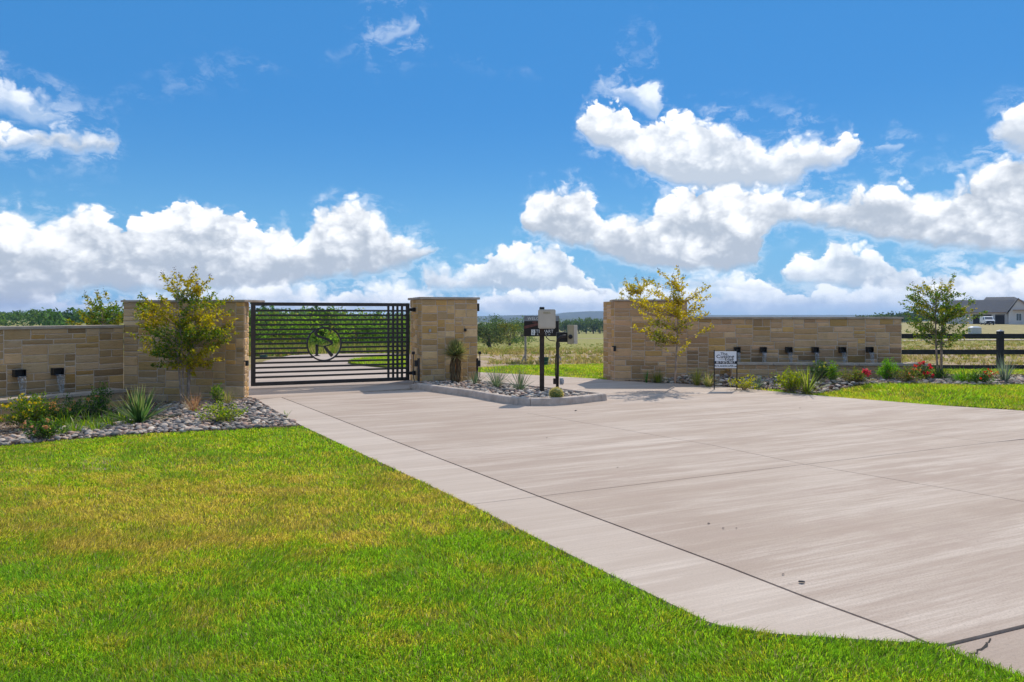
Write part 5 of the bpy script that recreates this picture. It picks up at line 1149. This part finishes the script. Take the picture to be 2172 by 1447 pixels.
    mb = MB(); mb.box((X(2082), yb - 4, zl), (X(2190), yb + 4, Z(645) - .02)); mb.build('rear_wall', pale, t)
    mb = MB(); mb.tube([(X(2071), 3, Z(655)), (X(2071), 3, Z(645))], .08, 6); mb.build('vent_pipe', roof, t)
house()
def van():
    d = 176.0; px = 2094; zg = terr(xat(px, d), d); t = thing('white_van', 'white cargo van parked before the garage of the far house', 'van', (xat(px, d), d, zg), R(-110)); wt = plain('van_white', (.75, .76, .78), .35, .5, var=.03); gl = plain('van_glass', (.05, .07, .09), .1, .6); bk = M_BLACK
    prof = [(-2.6, .45), (2.55, .45), (2.65, .8), (2.55, 1.12), (1.55, 1.28), (.95, 2.0), (.6, 2.08), (-2.5, 2.08), (-2.65, 1.9)]
    def ext(name, pr, w0, w1, m, par=t): mb = MB(); n = len(pr); mb.add([(x, w0, z) for x, z in pr] + [(x, w1, z) for x, z in pr], [tuple(range(n)), tuple(range(2 * n - 1, n - 1, -1))] + [(i, n + i, n + (i + 1) % n, (i + 1) % n) for i in range(n)]); return mb.build(name, m, par)
    body = ext('body', prof, -.98, .98, wt)
    mb = MB(); mb.add([(1.57, -.82, 1.32), (1.57, .82, 1.32), (1.02, .74, 1.96), (1.02, -.74, 1.96), (1.53, -.82, 1.32), (1.53, .82, 1.32), (.98, .74, 1.96), (.98, -.74, 1.96)], [(0, 1, 2, 3), (7, 6, 5, 4), (0, 4, 5, 1), (2, 6, 7, 3), (1, 5, 6, 2), (3, 7, 4, 0)]); mb.build('windshield', gl, body)
    for s in (-1, 1): ext('side_window', [(.35, 1.35), (1.35, 1.35), (.9, 1.88), (.35, 1.88)], s * .985, s * 1.0, gl, body)
    mb = MB(); mb.box((2.56, -.75, .62), (2.70, .75, 1.0)); mb.build('grille', bk, t); mb = MB(); mb.box((2.5, -.95, .40), (2.78, .95, .60)); mb.build('bumper', bk, t)
    for s in (-1, 1): mb = MB(); mb.box((2.57, s * .86 - .1, .74), (2.68, s * .86 + .1, .98)); mb.build('headlight', M_STEEL, t)
    mb = MB(); mb.box((2.781, -.16, .44), (2.80, .16, .56)); mb.build('number_plate', M_WHITE, t)
    for s in (-1, 1): mb = MB(); mb.box((1.15, s * 1.12 - .08, 1.3), (1.28, s * 1.12 + .08, 1.55)); mb.build('mirror', bk, t)
    for x in (-1.75, 1.75):
        for s in (-1, 1): mb = MB(); mb.lathe([(.2, -.12), (.36, -.11), (.38, -.06), (.38, .06), (.36, .11), (.2, .12)], 18); wv = mb.build('wheel', bk, t); wv.rotation_euler = (R(90), 0, 0); wv.location = (x, s * .88, .36); m2 = MB(); m2.lathe([(.19, -.125), (.19, .125)], 12); m2.build('rim', M_STEEL, wv)
van()
def cabinet():
    d = 112.0; zg = terr(xat(2068, d), d); t = thing('utility_cabinet', 'pale utility cabinet with domed lid beyond the rail fence', 'utility box', (xat(2068.5, d), d, zg)); s = d / FPX; m = plain('pale_green_metal', (.47, .49, .47), .5, .3, var=.08); w, h = 20 * s, 13 * s
    for a, b in ((-w / 2, -.01), (.01, w / 2)): mb = MB(); mb.box((a, -.4, 0), (b, .6, h)); mb.build('door_panel', m, t)
    mb = MB(); mb.add([(-w / 2 - .05, -.45, h + .003), (w / 2 + .05, -.45, h + .003), (w / 2 + .05, .65, h + .003), (-w / 2 - .05, .65, h + .003), (-w * .25, -.2, h + .22), (w * .25, -.2, h + .22), (w * .25, .4, h + .22), (-w * .25, .4, h + .22)], [(3, 2, 1, 0), (4, 5, 6, 7), (0, 1, 5, 4), (1, 2, 6, 5), (2, 3, 7, 6), (3, 0, 4, 7)]); mb.build('lid', M_WHITE, t)
cabinet()
def hill_house():
    d = 600.0; X = lambda q: xat(q, d) - xat(612, d); zg = terr(xat(612, d), d); Z = lambda q: zat(q, d) - zg; t = thing('hilltop_house', 'small pale house on the wooded hill behind the gate', 'house', (xat(612, d), d, zg)); pale = plain('hill_house_wall', (.70, .66, .62), .8); rf = plain('hill_house_roof', (.46, .44, .43), .8)
    mb = MB(); mb.box((X(598), 0, 0), (X(624), 10, Z(665.5))); mb.build('wall', pale, t); mb = MB(); mb.add([(X(596), -.5, Z(665.4)), (X(616), -.5, Z(665.4)), (X(616), 10.5, Z(665.4)), (X(596), 10.5, Z(665.4)), (X(600), 5, Z(663.2)), (X(614), 5, Z(663.2))], [(0, 1, 5, 4), (3, 4, 5, 2), (0, 4, 3), (1, 2, 5), (0, 3, 2, 1)]); mb.build('roof', rf, t); mb = MB(); mb.box((X(615.5), 1, Z(665.4)), (X(623), 9, Z(660))); mb.build('tower', pale, t); mb = MB(); mb.box((X(617), .9, Z(663.5)), (X(619), .99, Z(661.5))); mb.build('window', M_INK, t)
hill_house()
def road(pts, w, name='road'):
    mb = MB(); n = len(pts)
    for (x0, y0), (x1, y1) in zip(pts, pts[1:]):
        for k in range(6):
            a, b = k / 6, (k + 1) / 6; q = [(x0 + (x1 - x0) * a, y0 + (y1 - y0) * a), (x0 + (x1 - x0) * b, y0 + (y1 - y0) * b)]
            mb.add([(q[0][0], q[0][1] - w / 2, terr(q[0][0], q[0][1] - w / 2) + .05), (q[1][0], q[1][1] - w / 2, terr(q[1][0], q[1][1] - w / 2) + .05), (q[1][0], q[1][1] + w / 2, terr(q[1][0], q[1][1] + w / 2) + .05), (q[0][0], q[0][1] + w / 2, terr(q[0][0], q[0][1] + w / 2) + .05)], [(0, 1, 2, 3)])
    struct(mb.build(name, M_CONC))
road([(20, 61), (36, 62), (60, 66)], 3.2); road([(46, 93), (80, 96), (110, 98)], 3.0); road([(16, 190), (60, 196)], 5.0)
mb = MB(); mb.box((-.12, -.1, 0), (.12, .1, .16)); o = mb.build('valve_box', plain('valve_green', (.03, .07, .05), .6), bevel=.01); o.location = gp(559, 762); tag(o, 'small dark green valve box on the grass behind the gate', 'utility box')

# ------------------------------------------------------------------ trees of the country behind
def far_tree(label, loc, h, w, seed, pal, wts, n=900, ls=.26, group=None, trunk=.25, name='oak_tree', flat=1.0):
    rg = np.random.default_rng(seed); root = thing(name, label, 'tree', loc, 0, group); mb = MB(); cz = h * (trunk + (1 - trunk) * .5); rz = h * (1 - trunk) * .5; nc = 15; cen = []
    for i in range(nc): q = unit(rg.normal(size=(1, 3)))[0] * rg.random() ** .4; cen.append(np.array([q[0] * w * .40, q[1] * w * .40, cz + q[2] * rz * .72]))
    for k in range(2 if w > h else 1): mb.tube(bez(np.array([k * .3, 0, -.3]), np.array([rg.normal() * .2, 0, h * .2]), np.array([rg.normal() * w * .08, 0, cz]), 5), list(np.linspace(h * .032, h * .012, 5)), 6)
    for c in cen[:8]: mb.tube(bez(np.array([0, 0, h * trunk * .8]), np.array([c[0] * .4, c[1] * .4, c[2] * .8]), c, 4), list(np.linspace(h * .014, h * .004, 4)), 4, cap=False)
    mb.build('trunk', M_TRUNK, root, smooth=True); per = n // nc; P = []; C = []
    for c in cen: q = unit(rg.normal(size=(per, 3))) * (rg.random((per, 1)) ** .35); P.append(c + q * np.array([w * .21, w * .21, rz * .42 * flat])); C.append(pick_cols(per, pal, wts, rg, .22) * (.85 + .3 * rg.random()))
    P = np.concatenate(P); C = np.concatenate(C); m = len(P); V, F = leaf_np(P, rg.normal(size=(m, 3)), ls * 1.25 * (.6 + .8 * rg.random(m)), ls * .9 * (.6 + .8 * rg.random(m)), rg, .15); np_mesh('crown', V, F, M_FAR, np.repeat(C, 4, 0), False, root)
FG = [(.070, .125, .028), (.10, .155, .032), (.14, .19, .038), (.055, .095, .030)]
def ft(px, py, d, h, w, seed, lab, wts=(2, 2, 1, 1), n=900, ls=None, group=None, trunk=.22, pal=FG, name='oak_tree'):
    x = xat(px, d); z = terr(x, d) if py is None else zat(py, d); far_tree(lab, (x, d, min(z, terr(x, d) + .1)), h, w, seed, pal, wts, n, ls or .05 + h * .032, group, trunk, name)
ft(1036, None, 62, 2.7, 3.4, 301, 'rounded grey-green bush beside the gate pillar, beyond the dry field', (1, 1, .4, 3), trunk=.02, pal=[(.07, .10, .035), (.09, .12, .045), (.12, .15, .05), (.05, .07, .03)])
ft(1062, None, 105, 4.2, 5.4, 302, 'dark spreading oak with visible trunk left of the welcome board', (2, 1, .5, 2), trunk=.08)
ft(1024, None, 120, 4.8, 6.0, 303, 'tall green oak rising behind the rounded bush', (2, 2, 1, 1), trunk=.10)
ft(1090, None, 135, 4.6, 6.2, 304, 'pale green mesquite just left of the welcome board', (1, 2, 2, .5), trunk=.08)
ft(1108, None, 150, 5.6, 6.0, 305, 'oak partly hidden by the welcome board', (2, 2, 1, 1), trunk=.12)
ft(1048, None, 160, 6.0, 7.0, 306, 'dark oak crown behind the spreading oak', (2, 1, .5, 2), trunk=.10)
ft(1078, None, 82, 2.8, 3.4, 307, 'yellowing mesquite in the dry field, left of the welcome board', (1, 1, 1, .5), trunk=.30, pal=[(.13, .16, .03), (.20, .19, .03), (.09, .13, .03), (.16, .14, .03)], name='mesquite_tree')
k = 0
for px, d, h, w in ((1196, 330, 7.5, 9), (1212, 345, 8, 9), (1228, 335, 7.2, 8), (1243, 350, 8.4, 9), (1258, 340, 7.6, 9), (1272, 352, 8.2, 9), (1284, 338, 7.5, 8), (1180, 350, 8, 9)):
    ft(px, None, d, h, w, 320 + k, 'oak in the dark tree row across the green pasture', (2, 2, .6, 2), 900, .5, 'tree row across the pasture', .02); k += 1
# scrub behind the gate
SG = [(.115, .21, .03), (.18, .29, .035), (.07, .125, .03), (.25, .26, .045)]
k = 0
for px, d, h, w, wt in ((552, 41, 1.5, 2.2, (2, 2, 1, 1)), (575, 48, 2.0, 3.0, (1, 1, 3, .5)), (600, 44, 1.7, 2.4, (2, 3, .5, 1)), (628, 52, 2.2, 3.2, (1, 1, 3, 1)), (655, 42, 1.9, 2.4, (2, 2, 1, .5)), (684, 40, 2.35, 2.6, (1, .6, 3, .3)), (712, 46, 1.8, 2.6, (2, 3, .5, .5)),
                        (738, 42, 1.9, 2.8, (3, 3, .5, .5)), (765, 44, 2.1, 3.0, (2, 3, .5, .5)), (792, 50, 2.3, 3.2, (1, 1, 3, .5)), (820, 46, 1.9, 2.8, (1, 1, 3, .5)), (846, 44, 2.2, 2.8, (2, 2, 1, 1)), (868, 42, 2.0, 2.6, (2, 2, 1, 1)), (525, 44, 2.2, 2.8, (1, 1, 2, .5))):
    ft(px, None, d, h, w, 340 + k, 'leafy scrub tree in the thicket behind the gate', wt, 1100, .15, 'scrub thicket behind the gate', .06, SG, 'scrub_tree'); k += 1
for px, d, h, w in ((560, 75, 3.4, 5), (605, 80, 3.2, 5), (650, 78, 3.5, 5.5), (700, 82, 3.6, 5.5), (745, 76, 3.2, 5), (790, 80, 4.1, 5.0), (735, 95, 4.9, 6.0), (810, 90, 5.0, 5.2), (850, 84, 4.0, 5), (877, 80, 4.2, 5)):
    ft(px, None, d, h, w, 360 + k, 'taller tree standing behind the scrub beyond the gate', (2, 2, 1, 1), 900, .22, 'taller trees beyond the gate scrub', .08, SG, 'scrub_tree'); k += 1
def mass(name, spots, seed, pal, wts, per, ls):
    """a wood too far away to count: crowns heaped over the hillside"""
    rg = np.random.default_rng(seed); P = []; C = []
    for x, y, h, w in spots:
        z = terr(x, y); cz = z + h * .5; c = np.array([x, y, cz]); nc = 5; cs = [c + rg.normal(size=3) * np.array([w * .22, w * .22, h * .16]) for _ in range(nc)]; tone = pick_cols(1, pal, wts, rg, .25)
        for q in cs: u_ = unit(rg.normal(size=(per // nc, 3))) * rg.random((per // nc, 1)) ** .3; u_[:, 2] = np.abs(u_[:, 2]) * 1.0 - .35; P.append(q + u_ * np.array([w * .30, w * .30, h * .34])); C.append(np.tile(tone, (per // nc, 1)) * (.75 + .5 * rg.random((per // nc, 1))))
    P = np.concatenate(P); C = np.concatenate(C); m = len(P); V, F = leaf_np(P, rg.normal(size=(m, 3)), ls * (.6 + .8 * rg.random(m)), ls * .75 * (.6 + .8 * rg.random(m)), rg, .15); return stuff(np_mesh(name, V, F, M_FAR, np.repeat(C, 4, 0)))
rg = random.Random(77); sp = []
for _ in range(420):
    d = rg.uniform(150, 760); a = rg.uniform(-.86, -.10); x = a * d
    if abs(a + .31) < .02 and d > 470: continue
    sp.append((x, d, rg.uniform(4.5, 7.5), rg.uniform(6, 11)))
mass('woodland', sp, 401, [(.065, .135, .03), (.095, .165, .035), (.13, .20, .04), (.05, .10, .03)], (3, 3, 1.5, 2), 160, .9)
sp = []
for _ in range(300):
    d = rg.uniform(420, 1500); a = rg.uniform(-.12, .95); sp.append((a * d, d, rg.uniform(4.5, 7.5), rg.uniform(9, 18)))
mass('treeline', sp, 402, [(.045, .080, .028), (.06, .095, .03), (.035, .06, .025)], (2, 1, 2), 70, 2.2)
sp = []
for _ in range(60):
    d = rg.uniform(240, 330); a = rg.uniform(.485, .585); sp.append((a * d, d, rg.uniform(3.4, 4.8), rg.uniform(6, 10)))
mass('treeline', sp, 403, [(.045, .080, .028), (.06, .095, .03)], (2, 1), 100, .8)
sp = []
for _ in range(230):
    d = rg.uniform(35, 66); a = rg.uniform(-.40, -.125); sp.append((a * d, d, rg.uniform(.6, 1.9), rg.uniform(1.0, 2.6)))
mass('undergrowth', sp, 404, [(.12, .22, .03), (.18, .29, .035), (.085, .15, .03), (.27, .28, .045), (.20, .17, .05)], (3, 2, 3, 1.5, .8), 190, .15)
sp = []
for _ in range(26):
    d = rg.uniform(70, 190); a = rg.uniform(-.06, .03); sp.append((a * d, d, rg.uniform(.8, 1.8), rg.uniform(2, 4)))
mass('undergrowth', sp, 405, [(.07, .12, .03), (.11, .15, .035), (.15, .15, .045)], (2, 2, 1), 120, .22)
# dry tufts on the open ground
def tufts(name, n, seed, box, L, pal, wts, keep=None):
    rg = np.random.default_rng(seed); x0, x1, y0, y1 = box; y = y0 * (y1 / y0) ** rg.random(n); x = (x0 + (x1 - x0) * rg.random(n)) * y; cl = VN(x, y, .35); k = rg.random(n) < .15 + 1.2 * cl ** 2; x, y = x[k], y[k]
    if keep is not None: kk = keep(x, y); x, y = x[kk], y[kk]
    m = len(x); nb = 9; X = np.repeat(x, nb); Y = np.repeat(y, nb); zz = np.repeat(np.array([terr(a, b) for a, b in zip(x, y)]), nb) - .03; sc = np.repeat(.5 + rg.random(m), nb); az = rg.random(m * nb) * 6.283; r = rg.random(m * nb); B = np.stack([X + np.cos(az) * r * .09 * sc, Y + np.sin(az) * r * .09 * sc, zz], 1); h = L * sc * (.5 + .7 * rg.random(m * nb)); T = B + np.stack([np.cos(az) * h * .55, np.sin(az) * h * .55, h], 1); w = .012 * (1 + Y / 30); fa = rg.random(m * nb) * 6.283; S = np.stack([np.cos(fa) * w, np.sin(fa) * w, np.zeros(m * nb)], 1)
    V = np.stack([B - S, B + S, T], 1).reshape(-1, 3); F = np.arange(m * nb)[:, None] * 3 + np.array([[0, 1, 2]]); C = np.repeat(np.repeat(pick_cols(m, pal, wts, rg, .25), nb, 0), 3, 0); return stuff(np_mesh(name, V, F, M_FAR, C))
clear = lambda x, y: ~(in_poly(np.stack([x, y], 1), LAWN_B) | in_poly(np.stack([x, y], 1), LAWN_F) | ((y < 29.5) & (x < -.8)) | ((x < 4) & (y < 22.6)))
tufts('dry_grass', 12000, 501, (-.06, .80, 22, 62), .10, [(.36, .28, .11), (.28, .25, .07), (.20, .22, .05), (.42, .34, .18)], (3, 2, 2, 1), clear)
tufts('pasture_grass', 8000, 502, (-.45, .80, 29.5, 110), .12, [(.16, .22, .045), (.24, .25, .06), (.32, .27, .09)], (2, 2, 1), clear)
tufts('roadside_grass', 3500, 503, (-.42, -.12, 28.8, 40), .34, [(.15, .22, .03), (.24, .25, .05), (.34, .26, .10), (.10, .17, .03)], (2, 2, 1.5, 1))

# ------------------------------------------------------------------ mesa and far ridges
def ridge(name, d, prof, seed, depth):
    rg = random.Random(seed); mb = MB(); m = M_RIDGE; vs = []; fs = []; xs = np.linspace(prof[0][0], prof[-1][0], 90)
    for px in xs:
        y = lerp_tab(prof, px); x = xat(px, d); zt = zat(y, d) + rg.uniform(-.6, .6); vs += [(x, d - depth * .25, -34), (x, d - depth * .12, zt * .35 - 14), (x, d, zt), (x, d + depth, zt - 1), (x, d + depth * 1.4, -34)]
    n = len(xs)
    for i in range(n - 1):
        for k in range(4): a = i * 5 + k; fs.append((a, a + 5, a + 6, a + 1))
    fs += [(0, 1, 2, 3, 4), ((n - 1) * 5 + 4, (n - 1) * 5 + 3, (n - 1) * 5 + 2, (n - 1) * 5 + 1, (n - 1) * 5)]; mb.add(vs, fs); struct(mb.build(name, m, smooth=True))
M_RIDGE = plain('wooded_ridge', (.075, .095, .045), .95, .05, var=.3, scale=.02)
ridge('mesa_hill', 3200.0, [(-900, 664), (300, 668), (900, 671), (1014, 671), (1060, 669.5), (1110, 668), (1180, 668.5), (1200, 666), (1215, 661.5), (1250, 660.5), (1290, 660), (1340, 663), (1400, 668), (1700, 668.5), (2400, 667.5)], 5, 500)
ridge('far_ridge', 2300.0, [(-900, 672), (400, 676), (1000, 676), (1100, 675), (1500, 674.5), (1900, 673), (2500, 671)], 6, 300)

# ------------------------------------------------------------------ litter on the concrete
LEAFDK = plain('dead_leaf', (.05, .045, .045), .7)
for i, (px, py, s) in enumerate(((1700, 1236, .020), (1661, 1219, .010), (1503, 1111, .011), (1534, 1121, .010), (1562, 1121, .008), (1221, 872, .022), (1697, 866, .012), (1310, 992, .010), (1160, 929, .010))):
    rgg = random.Random(i); mb = MB(); vs = [(s * math.cos(a) * rgg.uniform(.7, 1.2), s * .6 * math.sin(a) * rgg.uniform(.7, 1.2), .001 + rgg.random() * s * .3) for a in np.linspace(0, 5.5, 7)]; vs2 = [(x * .8, y * .8, z + s * .35) for x, y, z in vs]; n = 7
    mb.add(vs + vs2, [tuple(range(n - 1, -1, -1)), tuple(range(n, 2 * n))] + [(k, (k + 1) % n, n + (k + 1) % n, n + k) for k in range(n)]); o = mb.build('dead_leaf', LEAFDK); o.location = gp(px, py, 0.003); tag(o, 'crumpled dark leaf on the concrete near the front joint' if i == 0 else 'tiny dark scrap lying on the concrete drive', 'leaf', 'scraps on the concrete')

# ------------------------------------------------------------------ the air
def haze():
    m = bpy.data.materials.new('air'); m.use_nodes = True; nt = m.node_tree; nt.nodes.clear(); v = nd(nt, 'ShaderNodeVolumePrincipled', {'Color': (.48, .66, 1.0, 1), 'Density': HAZE, 'Anisotropy': .2}); out = nd(nt, 'ShaderNodeOutputMaterial'); nt.links.new(v.outputs[0], out.inputs['Volume'])
    mb = MB(); mb.box((-4300, -4300, -80), (4300, 4300, 60)); o = mb.build('haze', m); stuff(o)
HAZE = 0.00020
haze()
